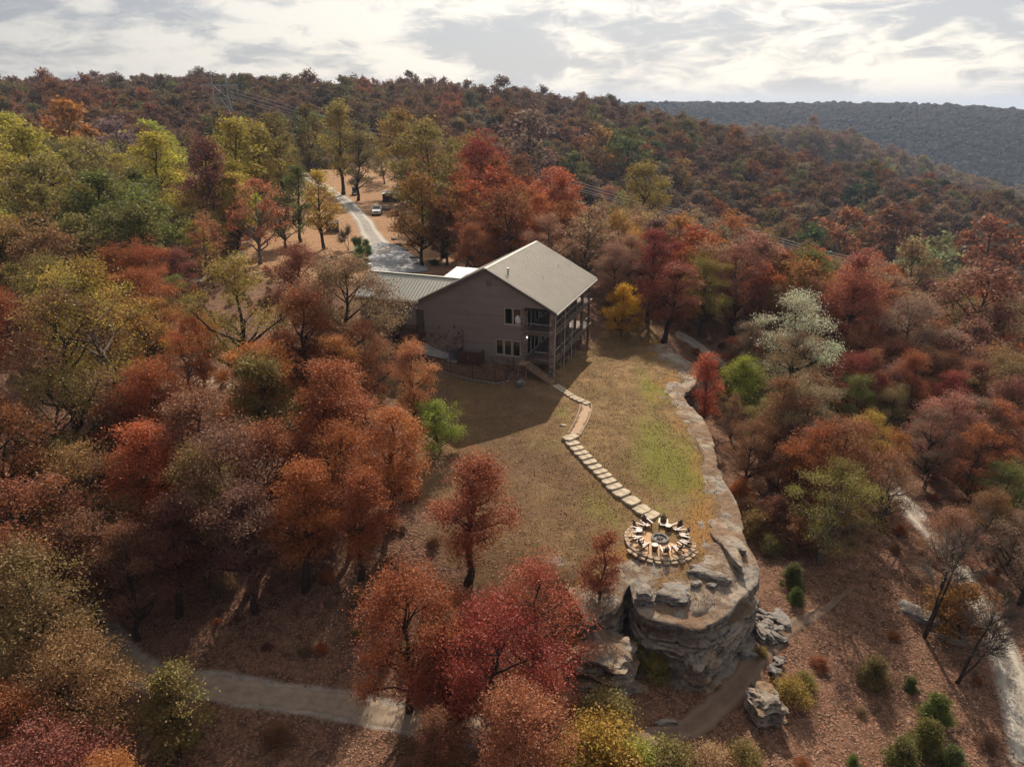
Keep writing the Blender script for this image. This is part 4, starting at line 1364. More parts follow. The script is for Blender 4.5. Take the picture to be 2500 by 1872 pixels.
# walk, condensers, bin enclosure
wk = [(-9.2, 0.3, 2.75), (-5.2, .2, 1.55), (-4.3, .2, 1.42), (-4.4, -.75, 1.4), (-6.2, -1.5, 1.7), (-8.6, -1.4, 2.4)]
wkv = [HW(x, y, 0) for x, y, z in wk]
wpt = []
for i in range(24):
    for j in range(7):
        fx, fy = i / 23, j / 6
        a = np.array(wkv[0]) * (1 - fx) + np.array(wkv[2]) * fx
        b = np.array(wkv[5]) * (1 - fx) + np.array(wkv[3]) * fx
        q = a * (1 - fy) + b * fy
        wpt.append((q[0], q[1], h1(q[0], q[1]) + .07))
wf = [(i * 7 + j, i * 7 + j + 1, (i + 1) * 7 + j + 1, (i + 1) * 7 + j) for i in range(23) for j in range(6)]
tag(mesh_obj('walkway', wpt, wf, M['concrete']), 'grey concrete walk along the side wall', kind='structure')


def condenser(x, y, label):
    g = HW(x, y, 0)
    z = h1(g[0], g[1]) + .02
    e = empty('condenser_unit', (g[0], g[1], z), -AL, label, 'air conditioner', 'condenser units')
    MB().prism([(.52 * math.cos(i * math.pi / 8 + .2), .52 * math.sin(i * math.pi / 8 + .2)) for i in range(16)], .05, .95).build('housing', M['ac_metal'], e)
    rb = MB()
    for i in range(28):
        an = i / 28 * 6.283
        rb.beam((.53 * math.cos(an), .53 * math.sin(an), .1), (.53 * math.cos(an), .53 * math.sin(an), .9), .025, .025)
    rb.build('grille', M['galvanised'], e)
    MB().tube([(0, 0, .95), (0, 0, 1.0)], [.54, .5], 18).build('lid', M['ac_metal'], e)
    MB().tube([(0, 0, 1.0), (0, 0, 1.04)], [.3, .24], 14).build('fan_guard', M['black_metal'], e)
    MB().box(-.6, .6, -.6, .6, -.3, .05).build('base', M['concrete'], e)


condenser(-3.75, -.55, 'grey ribbed round condenser unit left of the brown enclosure')
condenser(-4.0, .5 - .95 + .35, 'x') if False else None
g = HW(-1.6, -.75, 0)
en = empty('bin_enclosure', (g[0], g[1], h1(g[0], g[1])), -AL, 'dark red brown board enclosure against the side wall', 'enclosure')
for i in range(10):
    MB().box(-1.35 + i * .27, -1.35 + i * .27 + .255, -.42, -.38, .05, 1.55).build('board', M['brown_wood'], en)
for sx in (-1.4, 1.38):
    MB().box(sx - .03, sx + .03, -.4, .85, .05, 1.55).build('side_board', M['brown_wood'], en)
MB().box(-.05, -.01, -.46, -.42, .7, 1.05).build('latch', M['pale_metal'], en)

# fence round the side yard: posts, and each panel with its pickets
FPX_ = [(-11.0, -3.0), (-8.3, -3.0), (-6.05, -2.7), (-3.0, -3.0), (-.3, -3.1), (2.4, -3.25), (3.5, -2.95), (3.55, -.6)]
fz = []
for x, y in FPX_:
    g = HW(x, y)
    fz.append(Vector((g[0], g[1], h1(g[0], g[1]))))
fence = empty('picket_fence', fz[3], 0, 'dark brown metal picket fence round the side yard', 'fence')
fence_base = fz[3]
for i, q in enumerate(fz):
    MB().box(q.x - fence_base.x - .055, q.x - fence_base.x + .055, q.y - fence_base.y - .055, q.y - fence_base.y + .055, q.z - fence_base.z - .3, q.z - fence_base.z + 1.5).build('post', M['brown_wood'], fence)
for a, b in zip(fz[:-1], fz[1:]):
    r = MB()
    up = Vector((0, 0, 1))
    a2, b2 = a - fence_base, b - fence_base
    r.beam(a2 + up * 1.3, b2 + up * 1.3, .04, .05).beam(a2 + up * .2, b2 + up * .2, .04, .05)
    ro = r.build('rail', M['brown_wood'], fence)
    pk = MB()
    n = int((b - a).length / .14)
    for i in range(1, n):
        q = a2.lerp(b2, i / n)
        pk.beam(q + up * .1, q + up * 1.36, .03, .022)
    tag(pk.build('picket', M['brown_wood'], ro), kind='stuff')
# low stone edging under the fence
rge = np.random.default_rng(9)
est = [rock_mesh('edging_stone', .28, .16, .2, 90 + k, nl=5, na=12, sink=.3) for k in range(4)]
for e_ in est:
    e_.materials.append(M['dark_edging'])
wallr = empty('stone_edging', fz[3] - Vector((0, .25, 0)), 0, 'low line of pale stones along the foot of the picket fence', 'stone edging')
for a, b in zip(fz[2:-1], fz[3:]):
    n = int((b - a).length / .5)
    for i in range(n):
        q = a.lerp(b, (i + .5) / n) - fz[3]
        o = bpy.data.objects.new('stone', est[(i * 7) % 4])
        gx_, gy_ = q.x + fz[3].x, q.y + fz[3].y - .25
        o.location = (q.x, q.y, h1(gx_, gy_) - fz[3].z)
        o.rotation_euler = (0, 0, math.atan2(b.y - a.y, b.x - a.x) + rge.normal(0, .15))
        link(o, wallr)

# ------------------------------------------------------------------ fire pit circle
PIT = np.array([11.23, 45.81, 14.35])
PIT = ground(1611, 1318)
patio = empty('fire_pit_patio', PIT, 0, 'round gravel patio edged with flat stones on the bluff', 'patio')
PR = 2.5
pts = [(0, 0, .05)]
for i in range(48):
    an = i / 48 * 2 * math.pi
    x, y = PR * math.cos(an), PR * math.sin(an)
    pts.append((x, y, .05))
for i in range(48):
    an = i / 48 * 2 * math.pi
    x, y = (PR + .02) * math.cos(an), (PR + .02) * math.sin(an)
    pts.append((x, y, -.6))
fs = [(0, 1 + i, 1 + (i + 1) % 48) for i in range(48)] + [(1 + i, 49 + i, 49 + (i + 1) % 48, 1 + (i + 1) % 48) for i in range(48)]
mesh_obj('gravel_bed', pts, fs, M['pea_gravel'], patio)
rgf = np.random.default_rng(21)


def flag(lx, ly, th, name, mat, parent, loc, rot, tilt=0.0, seed=0):
    rg = np.random.default_rng(seed)
    poly = []
    n = 12
    for sx, sy, tx, ty in ((-1, -1, 1, 0), (1, -1, 0, 1), (1, 1, -1, 0), (-1, 1, 0, -1)):
        for q in (.06, .38, .7):
            x, y = sx + tx * 2 * q, sy + ty * 2 * q
            if q < .1:
                x, y = x * .97, y * .93
            poly.append((lx / 2 * x + rg.normal(0, .02) * min(lx, .8), ly / 2 * y + rg.normal(0, .025) * min(ly, 1.0)))
    mb = MB()
    top = [(x * .96, y * .94, th / 2 + rg.normal(0, th * .05)) for x, y in poly]
    bot = [(x, y, -th / 2) for x, y in poly]
    mid = [(x * 1.01, y * 1.01, th * .2) for x, y in poly]
    mb.add(bot + mid + top, [tuple(range(2 * n, 3 * n)), tuple(range(n - 1, -1, -1))] + [(i, (i + 1) % n, n + (i + 1) % n, n + i) for i in range(n)] + [(n + i, n + (i + 1) % n, 2 * n + (i + 1) % n, 2 * n + i) for i in range(n)])
    o = mb.build(name, mat, parent)
    o.location = tuple(map(float, loc))
    o.rotation_euler = (tilt, 0, rot)
    return o


for ringi, (rr_, cnt, ln) in enumerate(((PR + .02, 34, .46), (PR + .34, 30, .5))):
    for i in range(cnt):
        an = i / cnt * 2 * math.pi + ringi * .08
        if ringi == 1 and not (3.6 < an < 6.1 or an < .5):
            continue
        flag(ln * rgf.uniform(.8, 1.1), .3 * rgf.uniform(.8, 1.2), .14, 'edging_stone', M['edging'], patio,
             (rr_ * math.cos(an), rr_ * math.sin(an), .035 - ringi * .1 + rgf.normal(0, .015)), an + math.pi / 2 + rgf.normal(0, .08), rgf.normal(0, .06), 300 + i + ringi * 100)
pit = empty('fire_pit', PIT + np.array([0, 0, .05]), 0, 'round stone fire pit full of ash in the circle of chairs', 'fire pit')
for i in range(18):
    an = i / 18 * 2 * math.pi
    flag(.22, .19, .2, 'stone', M['ash'] if i % 3 else M['boulder'], pit, (.58 * math.cos(an), .58 * math.sin(an), .08), an + math.pi / 2, rgf.normal(0, .1), 500 + i)
av = [(0, 0, .1)] + [(.5 * math.cos(i / 20 * 6.283), .5 * math.sin(i / 20 * 6.283), .04) for i in range(20)]
mesh_obj('ash_bed', av, [(0, 1 + i, 1 + (i + 1) % 20) for i in range(20)], M['ash'], pit)
for i in range(7):
    an = rgf.uniform(0, 6.28)
    MB().tube([(.3 * math.cos(an), .3 * math.sin(an), .12), (-.2 * math.cos(an + .5), -.2 * math.sin(an + .5), .17)], .035, 6).build('charred_log', M['ash'], pit)


def adirondack(loc, rot, label):
    """front of the chair looks along its own -Y"""
    e = empty('adirondack_chair', loc, rot, label, 'chair', 'wooden chairs round the fire pit')
    s = MB()
    for i in range(5):                                      # sloping seat slats
        y = -.32 + i * .125
        s.beam((-.27, y, .37 - i * .03), (.27, y, .37 - i * .03), .105, .025)
    s.build('seat', M['chair_worn'], e)
    b = MB()
    for i in range(5):                                      # fan back, rounded top
        x = (i - 2) * .105
        top = 1.02 - .05 * (i - 2) ** 2
        b.beam((x * .8, .22, .22), (x * 1.12, .22 + (top - .22) * .42, top), .095, .022, (0, -1, 0))
    b.build('backrest', M['chair'], e)
    MB().beam((-.3, .37, .55), (.3, .37, .55), .07, .03).beam((-.22, .5, .86), (.22, .5, .86), .06, .025).build('back_rail', M['chair'], e)
    for sx in (-1, 1):
        MB().add([(sx * .3, -.42, .56), (sx * .44, -.42, .56), (sx * .42, .42, .56), (sx * .31, .42, .56), (sx * .3, -.42, .59), (sx * .44, -.42, .59), (sx * .42, .42, .59), (sx * .31, .42, .59)],
                 [(0, 3, 2, 1), (4, 5, 6, 7), (0, 1, 5, 4), (1, 2, 6, 5), (2, 3, 7, 6), (3, 0, 4, 7)]).build('armrest', M['chair_worn'], e)
        MB().box(sx * .33 - .045, sx * .33 + .045, -.36, -.335, 0, .56).build('leg', M['chair'], e)
        MB().beam((sx * .29, -.34, .3), (sx * .29, .62, .02), .03, .12).build('leg', M['chair'], e)
    e.scale = (.86, .86, .9)
    return e


chair_spec = [(144, 'chair on the left of the fire pit, just below the steps'), (181, 'chair at the far left of the fire pit circle'), (216, 'chair at the lower left of the fire pit circle'),
              (114, 'chair where the stone steps reach the fire pit'), (72, 'chair behind the fire pit with the tallest looking dark back'), (36, 'chair at the upper right of the fire pit, angled to the ash'),
              (8, 'chair at the right of the fire pit, upper of the close pair'), (-22, 'chair at the right of the fire pit, lower of the close pair'),
              (-58, 'chair at the lower right of the fire pit, next to the front one'), (-90, 'chair in front of the fire pit, its slatted back to the camera')]
for deg, lab in chair_spec:
    an = math.radians(deg)
    r = 1.84
    x, y = PIT[0] + r * math.cos(an), PIT[1] + r * math.sin(an)
    adirondack((x, y, PIT[2] + .05), an - math.pi / 2 + rgf.normal(0, .06), 'brown wooden ' + lab)
for deg, r, lab in ((54, 1.4, 'dark round side table between two chairs behind the fire pit'), (163, 1.6, 'dark round side table between the two left chairs'), (245, 1.6, 'dark round side table left of the front chair')):
    an = math.radians(deg)
    e = empty('side_table', (PIT[0] + r * math.cos(an), PIT[1] + r * math.sin(an), PIT[2] + .05), 0, lab, 'side table', 'side tables round the fire pit')
    MB().tube([(0, 0, 0), (0, 0, .12), (0, 0, .4), (0, 0, .5)], [.2, .23, .23, .2], 14).build('base', M['chair'], e)
    MB().tube([(0, 0, .5), (0, 0, .54)], .25, 16).build('top', M['chair_worn'], e)

# ------------------------------------------------------------------ stone steps and gravel walk
z3 = lambda x, y: (1250 + x / 3.31, 850 + y / 3.31)
STEPS = [(490, 775), (527, 816), (560, 853), (593, 887), (630, 927), (670, 966), (714, 1005), (748, 1040), (785, 1080), (828, 1125), (885, 1175), (965, 1240), (1050, 1310), (1125, 1358)]
sp = [ground(*z3(x, y)) for x, y in STEPS]
steps = empty('stone_steps', sp[7], 0, 'straight flight of pale stone slab steps down to the fire pit', 'steps')
for i, q in enumerate(sp):
    a = sp[max(0, i - 1)]
    b = sp[min(len(sp) - 1, i + 1)]
    hd = math.atan2(b[1] - a[1], b[0] - a[0])
    big = i >= 10
    gap = math.hypot(b[0] - a[0], b[1] - a[1]) / (2 if 0 < i < len(sp) - 1 else 1)
    flag(max(.5, gap * .97), (1.45 if big else 1.3) * rgf.uniform(.93, 1.07), .24, 'slab', M['flagstone'], steps,
         (q[0] - sp[7][0], q[1] - sp[7][1], q[2] - sp[7][2] + .06), hd + rgf.normal(0, .05), 0, 700 + i)
lp = [ground(*z3(x, y)) for x, y in ((475, 728), (507, 690), (535, 640), (562, 590), (585, 530), (600, 480), (592, 455))]
land = flag(1.0, 1.6, .26, 'landing_slab', M['flagstone'], None, lp[0] + np.array([0, 0, .08]), math.radians(-50), 0, 720)
tag(land, 'broad pale landing slab at the top of the stone steps', 'paving slab')
pw = smooth_line(np.array([np.append(p[:2], 1.05) for p in lp[1:]]), 40)
o = way_sheet('gravel_walk', pw, M['walk_gravel'], .05, 'pinkish gravel walk between the landing slab and the upper stones')
ek = np.gradient(pw[:, :2], axis=0)
ek /= np.linalg.norm(ek, axis=1)[:, None]
kerb = empty('walk_edging', (pw[20, 0], pw[20, 1], h1(pw[20, 0], pw[20, 1])), 0, 'thin stone edging along the gravel walk', 'stone edging')
for sgn in (-1, 1):
    for i in range(0, 40, 2):
        x = pw[i, 0] + sgn * ek[i, 1] * .6
        y = pw[i, 1] - sgn * ek[i, 0] * .6
        flag(.42, .14, .16, 'stone', M['edging'], kerb, (x - kerb.location.x, y - kerb.location.y, h1(x, y) + .04 - kerb.location.z), math.atan2(ek[i, 1], ek[i, 0]), 0, 800 + i)
up_ = [ground(*z3(x, y)) for x, y in ((605, 450), (562, 432), (525, 415), (495, 402), (470, 385), (448, 370), (425, 355), (402, 340), (380, 326), (362, 312))]
us = empty('stone_steps', up_[4], 0, 'curving row of rough stone steps from the porch stair to the walk', 'steps')
for i, q in enumerate(up_):
    a, b = up_[max(0, i - 1)], up_[min(len(up_) - 1, i + 1)]
    hd = math.atan2(b[1] - a[1], b[0] - a[0])
    flag(.5 if i > 2 else .66, .85, .22, 'slab', M['flagstone'], us, (q[0] - up_[4][0], q[1] - up_[4][1], q[2] - up_[4][2] + .06), hd, 0, 740 + i)
rock('boulder', (1376, 1039), .3, .2, .14, .3, 95, 'single cream flat stone lying left of the gravel walk', mat='flagstone', nl=6, na=14)


# ------------------------------------------------------------------ vehicles by the drive
def wheel(parent, x, y, r, wd):
    w_ = MB().tube([(x, y - wd / 2, r), (x, y + wd / 2, r)], r, 16).build('wheel', M['tyre'], parent)
    MB().tube([(x, y - wd / 2 - .012, r), (x, y + wd / 2 + .012, r)], r * .58, 12).build('rim', M['chrome'], w_)


def lofted(sections, name, mat, parent):
    """closed body from cross-sections: (x, half width bottom, half width top, z bottom, z top)"""
    vs = []
    for x, wb, wt, zb, zt in sections:
        vs += [(x, -wb, zb), (x, wb, zb), (x, wb * 1.01, zb + (zt - zb) * .55), (x, wt, zt), (x, -wt, zt), (x, -wb * 1.01, zb + (zt - zb) * .55)]
    n = len(sections)
    fs = [(5, 4, 3, 2, 1, 0), tuple((n - 1) * 6 + k for k in range(6))]
    for i in range(n - 1):
        for k in range(6):
            fs.append((i * 6 + k, i * 6 + (k + 1) % 6, (i + 1) * 6 + (k + 1) % 6, (i + 1) * 6 + k))
    return mesh_obj(name, vs, fs, mat, parent)


g = ground(921, 523)
truck = empty('pickup_truck', g, math.radians(-84), 'white pickup truck parked beside the gravel drive', 'truck')
# x points to the front of the truck
lofted([(-2.9, .9, .9, .62, 1.2), (-1.0, .93, .93, .6, 1.22), (1.0, .94, .93, .6, 1.22), (1.35, .94, .9, .6, 1.2), (2.5, .93, .82, .6, 1.12), (2.78, .9, .74, .62, 1.02)], 'body', M['white_paint'], truck)
lofted([(-1.05, .9, .66, 1.2, 1.78), (-.75, .9, .72, 1.2, 1.88), (.35, .9, .72, 1.2, 1.88), (1.25, .88, .8, 1.18, 1.26)], 'cab', M['white_paint'], truck)
MB().add([(.42, -.68, 1.85), (.42, .68, 1.85), (1.22, .8, 1.3), (1.22, -.8, 1.3)], [(0, 1, 2, 3)]).build('windshield', M['dark_glass'], truck).location.z = .02
for sy in (-1, 1):
    MB().add([(-.7, sy * .91, 1.26), (.95, sy * .9, 1.28), (.38, sy * .75, 1.82), (-.66, sy * .75, 1.82)], [(0, 1, 2, 3)]).build('side_window', M['dark_glass'], truck).location.y = sy * .012
    MB().box(.85, 1.0, sy * 1.0 - .1, sy * 1.0 + .1, 1.25, 1.45).build('mirror', M['white_paint'], truck)
    MB().box(2.7, 2.82, sy * .72 - .16, sy * .72 + .16, .86, 1.02).build('headlight', M['lamp_glass'], truck)
    wheel(truck, 1.85, sy * .82, .4, .28)
    wheel(truck, -1.85, sy * .82, .4, .28)
MB().box(2.74, 2.84, -.5, .5, .74, 1.0).build('grille', M['black_metal'], truck)
MB().box(2.72, 2.95, -.9, .9, .5, .7).build('bumper', M['chrome'], truck)
MB().box(-2.8, -1.1, -.76, .76, 1.19, 1.235).build('bed', M['black_metal'], truck)
for sy in (-.74, .74):
    MB().tube([(-.7, sy * .8, 1.93), (.3, sy * .8, 1.93)], .03, 6).build('roof_rail', M['black_metal'], truck)

g = ground(867, 475)
utv = empty('utility_cart', g, math.radians(-80), 'dark green roofed utility cart parked at the edge of the drive', 'cart')
lofted([(-1.5, .65, .62, .4, .85), (-.3, .68, .66, .38, .8), (.4, .68, .6, .38, .82), (1.3, .6, .45, .45, .9), (1.5, .5, .4, .5, .75)], 'body', M['dark_paint'], utv)
MB().box(-.9, .75, -.68, .68, 1.82, 1.9).build('roof', M['dark_paint'], utv)
for sx in (-.85, .7):
    for sy in (-.62, .62):
        MB().beam((sx + (.25 if sx > 0 else 0), sy, .8), (sx, sy, 1.85), .06, .06).build('roof_post', M['black_metal'], utv)
MB().box(-.7, -.1, -.55, .55, .8, .95).box(-.8, -.65, -.55, .55, .95, 1.35).build('seat', M['black_metal'], utv)
MB().add([(.95, -.55, .95), (.95, .55, .95), (.72, .6, 1.8), (.72, -.6, 1.8)], [(0, 1, 2, 3)]).build('windshield', M['dark_glass'], utv)
for sx in (-1.0, 1.05):
    for sy in (-.62, .62):
        wheel(utv, sx, sy, .32, .24)

g = ground(943, 512)
trl = empty('utility_trailer', g, math.radians(-78), 'low dark utility trailer beside the white pickup', 'trailer')
MB().box(-1.6, 1.6, -.85, .85, .5, .6).build('bed', M['rust_metal'], trl)
for sy in (-.84, .84):
    MB().beam((-1.6, sy, .95), (1.6, sy, .95), .05, .05).beam((-1.6, sy, .5), (-1.6, sy, .97), .05, .05).beam((1.6, sy, .5), (1.6, sy, .97), .05, .05).beam((0, sy, .5), (0, sy, .97), .05, .05).build('side_rail', M['rust_metal'], trl)
    wheel(trl, -.2, sy * 1.08, .32, .2)
MB().beam((1.6, -.5, .5), (2.6, 0, .45), .06, .06).beam((1.6, .5, .5), (2.6, 0, .45), .06, .06).build('drawbar', M['rust_metal'], trl)


def shed(px, w_, d_, h_, rot, wall, roof, label, ridge=.5):
    g = ground(*px)
    e = empty('shed', g, rot, label, 'shed')
    MB().box(-w_ / 2, w_ / 2, -d_ / 2, d_ / 2, -.4, h_).build('wall', wall, e)
    mb = MB().add([(-w_ / 2 - .15, -d_ / 2 - .2, h_ - .02), (w_ / 2 + .15, -d_ / 2 - .2, h_ - .02), (w_ / 2 + .15, 0, h_ + ridge), (-w_ / 2 - .15, 0, h_ + ridge), (w_ / 2 + .15, d_ / 2 + .2, h_ - .02), (-w_ / 2 - .15, d_ / 2 + .2, h_ - .02)],
                  [(0, 1, 2, 3), (3, 2, 4, 5), (0, 3, 5), (1, 4, 2)])
    mb.build('roof', roof, e)
    MB().box(-.45, .45, -d_ / 2 - .03, -d_ / 2 + .0, 0, h_ * .85).build('door', M['trim'], e)


shed((955, 492), 4.0, 3.0, 2.0, .2, M['shed_wood'], M['galvanised'], 'small shed with a grey metal roof behind the pickup')
shed((812, 567), 2.4, 2.0, 1.9, .3, M['shed_wood'], M['shed_wood'], 'small dark brown shed behind the tall green tree', .4)
g = ground(816, 640)
sg = empty('ground_sign', g, .3, 'small dark board standing in the leaves left of the planted bed', 'sign')
MB().box(-.55, .55, -.03, .03, .25, 1.0).build('board', M['rust_metal'], sg)
for sx in (-.45, .45):
    MB().box(sx - .04, sx + .04, -.05, .05, -.2, 1.05).build('post', M['rust_metal'], sg)
g = ground(902, 656)
ub = empty('utility_box', g, .1, 'small white utility box at the corner of the concrete apron', 'utility box')
MB().box(-.35, .35, -.3, .3, -.1, .75).build('housing', M['white_paint'], ub)
MB().box(-.38, .38, -.33, .33, .75, .82).build('lid', M['white_paint'], ub)

# ------------------------------------------------------------------ power line
T1 = PD(548, 300, 330)
tz = h1(T1[0], T1[1])
T1[2] = tz
ttop = PD(548, 186, 330)[2]
TH = ttop - tz
pyl = empty('pylon', T1, math.radians(12), 'grey green steel H frame pylon above the ridge trees', 'pylon')
s_ = TH / 26.0
for sx in (-1, 1):
    legm = MB()
    legm.beam((sx * 5.0, -1.2, 0), (sx * 3.0, 0, TH * .62), .42, .42).beam((sx * 1.4, 1.2, 0), (sx * 2.6, 0, TH * .62), .42, .42)
    legm.build('leg', M['galvanised'], pyl)
    MB().beam((sx * 2.8, 0, TH * .62), (sx * 2.6, 0, TH), .4, .4).build('mast', M['galvanised'], pyl)
    MB().beam((sx * 2.8, 0, TH * .62), (-sx * 2.6, 0, TH * .84), .22, .22).build('brace', M['galvanised'], pyl)
    MB().beam((sx * 4.2, -.6, TH * .3), (-sx * .2, 0, TH * .62), .2, .2).build('brace', M['galvanised'], pyl)
MB().beam((-7.0, 0, TH * .845), (7.0, 0, TH * .845), .4, .6).build('crossarm', M['galvanised'], pyl)
MB().beam((-3.2, 0, TH * .62), (3.2, 0, TH * .62), .3, .3).build('crossarm', M['galvanised'], pyl)
for sx in (-6.6, 0, 6.6):
    MB().beam((sx, 0, TH * .84), (sx, 0, TH * .72), .16, .16).build('insulator', M['wire'], pyl)

WPX = [(560, 226, 330), (640, 250, 318), (730, 277, 305), (800, 300, 295), (940, 335, 275), (1085, 345, 262), (1200, 388, 250), (1300, 423, 240), (1400, 452, 231), (1500, 480, 223), (1620, 513, 215), (1740, 545, 208), (1860, 577, 201), (2030, 628, 193), (2250, 668, 185), (2500, 712, 178), (2700, 735, 172)]
wl_lab = ['highest of the thin power line wires crossing the valley', 'upper middle power line wire crossing the valley', 'lower middle power line wire crossing the valley', 'lowest of the thin power line wires crossing the valley']
for k, (dv, dd) in enumerate(((-12, 6), (-3, 2), (6, -2), (12, -6))):
    pts = np.array([PD(u, v + dv * (1 - .35 * min(1, abs(u - 560) / 1900)), d + dd) for u, v, d in WPX])
    pts = smooth_line(pts, 60)
    o = MB().tube([tuple(p) for p in pts], .07, 5).build('power_line', M['wire'])
    tag(o, wl_lab[k], 'power line', 'power lines across the valley')
for k, (dv, lab) in enumerate(((0, 'upper'), (10, 'lower'))):
    pts = np.array([PD(u, v + dv, d) for u, v, d in [(540, 228, 330), (450, 240, 340), (360, 250, 350), (240, 264, 362), (60, 276, 380)]])
    o = MB().tube([tuple(p) for p in smooth_line(pts, 30)], .08, 5).build('power_line', M['wire'])
    tag(o, lab + ' power line wire running left from the pylon', 'power line', 'power lines left of the pylon')

# ------------------------------------------------------------------ trees: shapes
def quads_from_leaves(C, size, rg, up=0.35, asp=0.62):
    n = len(C)
    N = rg.normal(size=(n, 3))
    N[:, 2] = np.abs(N[:, 2]) + up
    N /= np.linalg.norm(N, axis=1)[:, None]
    R = rg.normal(size=(n, 3))
    U = np.cross(N, R)
    U /= np.linalg.norm(U, axis=1)[:, None] + 1e-9
    W = np.cross(N, U)
    s = (size * rg.uniform(.65, 1.35, n))[:, None]
    V = np.stack([C - U * s * .6, C + W * s * asp * .5 - U * s * .05, C + U * s * .6, C - W * s * asp * .5 - U * s * .05], 1)
    return V.reshape(-1, 3)


def leaf_mesh(name, C, size, spray, rg, mat, up=.35):
    V = quads_from_leaves(C, size, rg, up)
    n = len(C)
    Qd = np.arange(4 * n).reshape(-1, 4)
    me = quick_mesh(name, V, Qd, mat)
    a = me.attributes.new('leaf_shade', 'FLOAT', 'FACE')
    a.data.foreach_set('value', rg.random(n).astype(np.float32))
    b = me.attributes.new('spray_shade', 'FLOAT', 'FACE')
    b.data.foreach_set('value', np.asarray(spray, np.float32))
    return me


def tree_shape(seed, kind, R, H, base, nlobe, ncl, nleaf, leaf, spread=.3, twigs=True, lobe_r=.4, bark='bark', wood=1.0, wild=.25):
    """returns (trunk mesh, crown mesh or None); base = height where the crown starts"""
    rg = np.random.default_rng(seed)
    mb = MB()
    lean = rg.normal(0, .035 * H, 2)
    top = Vector((lean[0], lean[1], H * .86))
    nseg = 7
    tp = []
    for i in range(nseg + 1):
        f = i / nseg
        w_ = rg.normal(0, .012 * H, 2) * (f > 0)
        tp.append(Vector((top.x * f + w_[0], top.y * f + w_[1], -.6 + (top.z + .6) * f)))
    r0 = (.017 * H + .03 * R * .5) * wood
    tr = [r0 * (1.35 if i == 0 else 1.0) * (1 - .86 * (i / nseg)) for i in range(nseg + 1)]
    mb.tube(tp, tr, 7)

    def on_trunk(z):
        f = max(0, min(.999, (z + .6) / (top.z + .6))) * nseg
        i = int(f)
        return tp[i].lerp(tp[i + 1], f - i), tr[i] * (1 - (f - i)) + tr[i + 1] * (f - i)

    ga = rg.uniform(0, 6.28)
    cents, spray = [], []
    ch = H - base
    for k in range(nlobe):
        f = (k + .5) / nlobe
        f = min(.97, max(.03, f + rg.normal(0, .06)))
        if kind == 'tall':
            env = math.sin(math.pi * min(1, .16 + .8 * f)) ** .55
        elif kind == 'cone':
            env = (1 - f) ** .8 * .95 + .06
        elif kind == 'shrub':
            env = math.cos(f * 1.35) ** .6
        else:
            env = math.sqrt(max(0.05, 1 - ((f - .42) / .62) ** 2))
        az = ga + k * 2.39996 + rg.normal(0, .35)
        lr = R * lobe_r * rg.uniform(1 - wild, 1 + wild * .8)
        rad = max(0, R * env - lr * .75) * rg.uniform(1.05 - wild, 1.1 + wild * .3)
        if f > .9:
            rad *= .35
        zc = base + ch * f * .93 + rg.normal(0, .03 * ch)
        c = Vector((top.x * zc / H + rad * math.cos(az), top.y * zc / H + rad * math.sin(az), zc))
        za = max(base * .55, min(H * .8, zc - rad * rg.uniform(.5, .95) - .04 * H))
        st, sr = on_trunk(za)
        mid = st.lerp(c, .5) + Vector((rg.normal(0, .05 * R), rg.normal(0, .05 * R), -.04 * rad + rg.normal(0, .03 * R)))
        lrad = max(.02, min(sr * .75, .012 * H * wood))
        mb.tube([st, st.lerp(mid, .5), mid, mid.lerp(c, .6), c], [lrad, lrad * .85, lrad * .62, lrad * .42, lrad * .22], 5, False)
        lv = rg.random()
        for j in range(ncl):
            d = Vector(rg.normal(size=3))
            d.normalize()
            d.z = d.z * .72 + .12
            q = c + d * (lr * rg.uniform(.45, 1.08))
            if q.z < base * .4:
                q.z = base * .4 + rg.random() * .4
            cents.append((q.x, q.y, q.z))
            spray.append(min(1, max(0, lv * .6 + rg.random() * .4)))
            if twigs and j % (2 if ncl > 8 else 1) == 0:
                p0 = mid.lerp(c, rg.uniform(.3, 1.0))
                pm = p0.lerp(q, .5) + Vector(rg.normal(0, .07 * lr, 3))
                mb.tube([p0, pm, q], [lrad * .24, lrad * .16, lrad * .06], 3, False)
                if kind == 'bare':
                    for _ in range(nleaf):
                        s0 = pm.lerp(q, rg.uniform(-.4, 1.0))
                        dd = Vector(rg.normal(size=3))
                        dd.z = abs(dd.z) * .8 + .25
                        dd += (q - c).normalized() * .8 if (q - c).length > .01 else dd
                        dd.normalize()
                        e_ = s0 + dd * (lr * rg.uniform(.35, .8))
                        mb.tube([s0, s0.lerp(e_, .5) + Vector(rg.normal(0, .03 * lr, 3)), e_], [.013, .009, .004], 3, False)
    me_t = bpy.data.meshes.new('trunk')
    me_t.from_pydata(mb.v, [], mb.f)
    me_t.materials.append(M[bark])
    me_t.polygons.foreach_set('use_smooth', [True] * len(me_t.polygons))
    if kind == 'bare':
        return me_t, None
    cents = np.array(cents)
    C = np.repeat(cents, nleaf, 0) + rg.normal(size=(len(cents) * nleaf, 3)) * np.array([spread, spread, spread * .62])
    sp_ = np.repeat(np.array(spray), nleaf)
    sp_ = np.clip(sp_ + rg.normal(0, .1, len(sp_)), 0, 1)
    keep = C[:, 2] > .05
    return me_t, leaf_mesh('crown', C[keep], leaf, sp_[keep], rg, M['leaf'], up=.3)


SHAPES = {}


def add_shape(key, R, H, cz, *meshes):
    SHAPES.setdefault(key, []).append((R, H, cz, meshes))


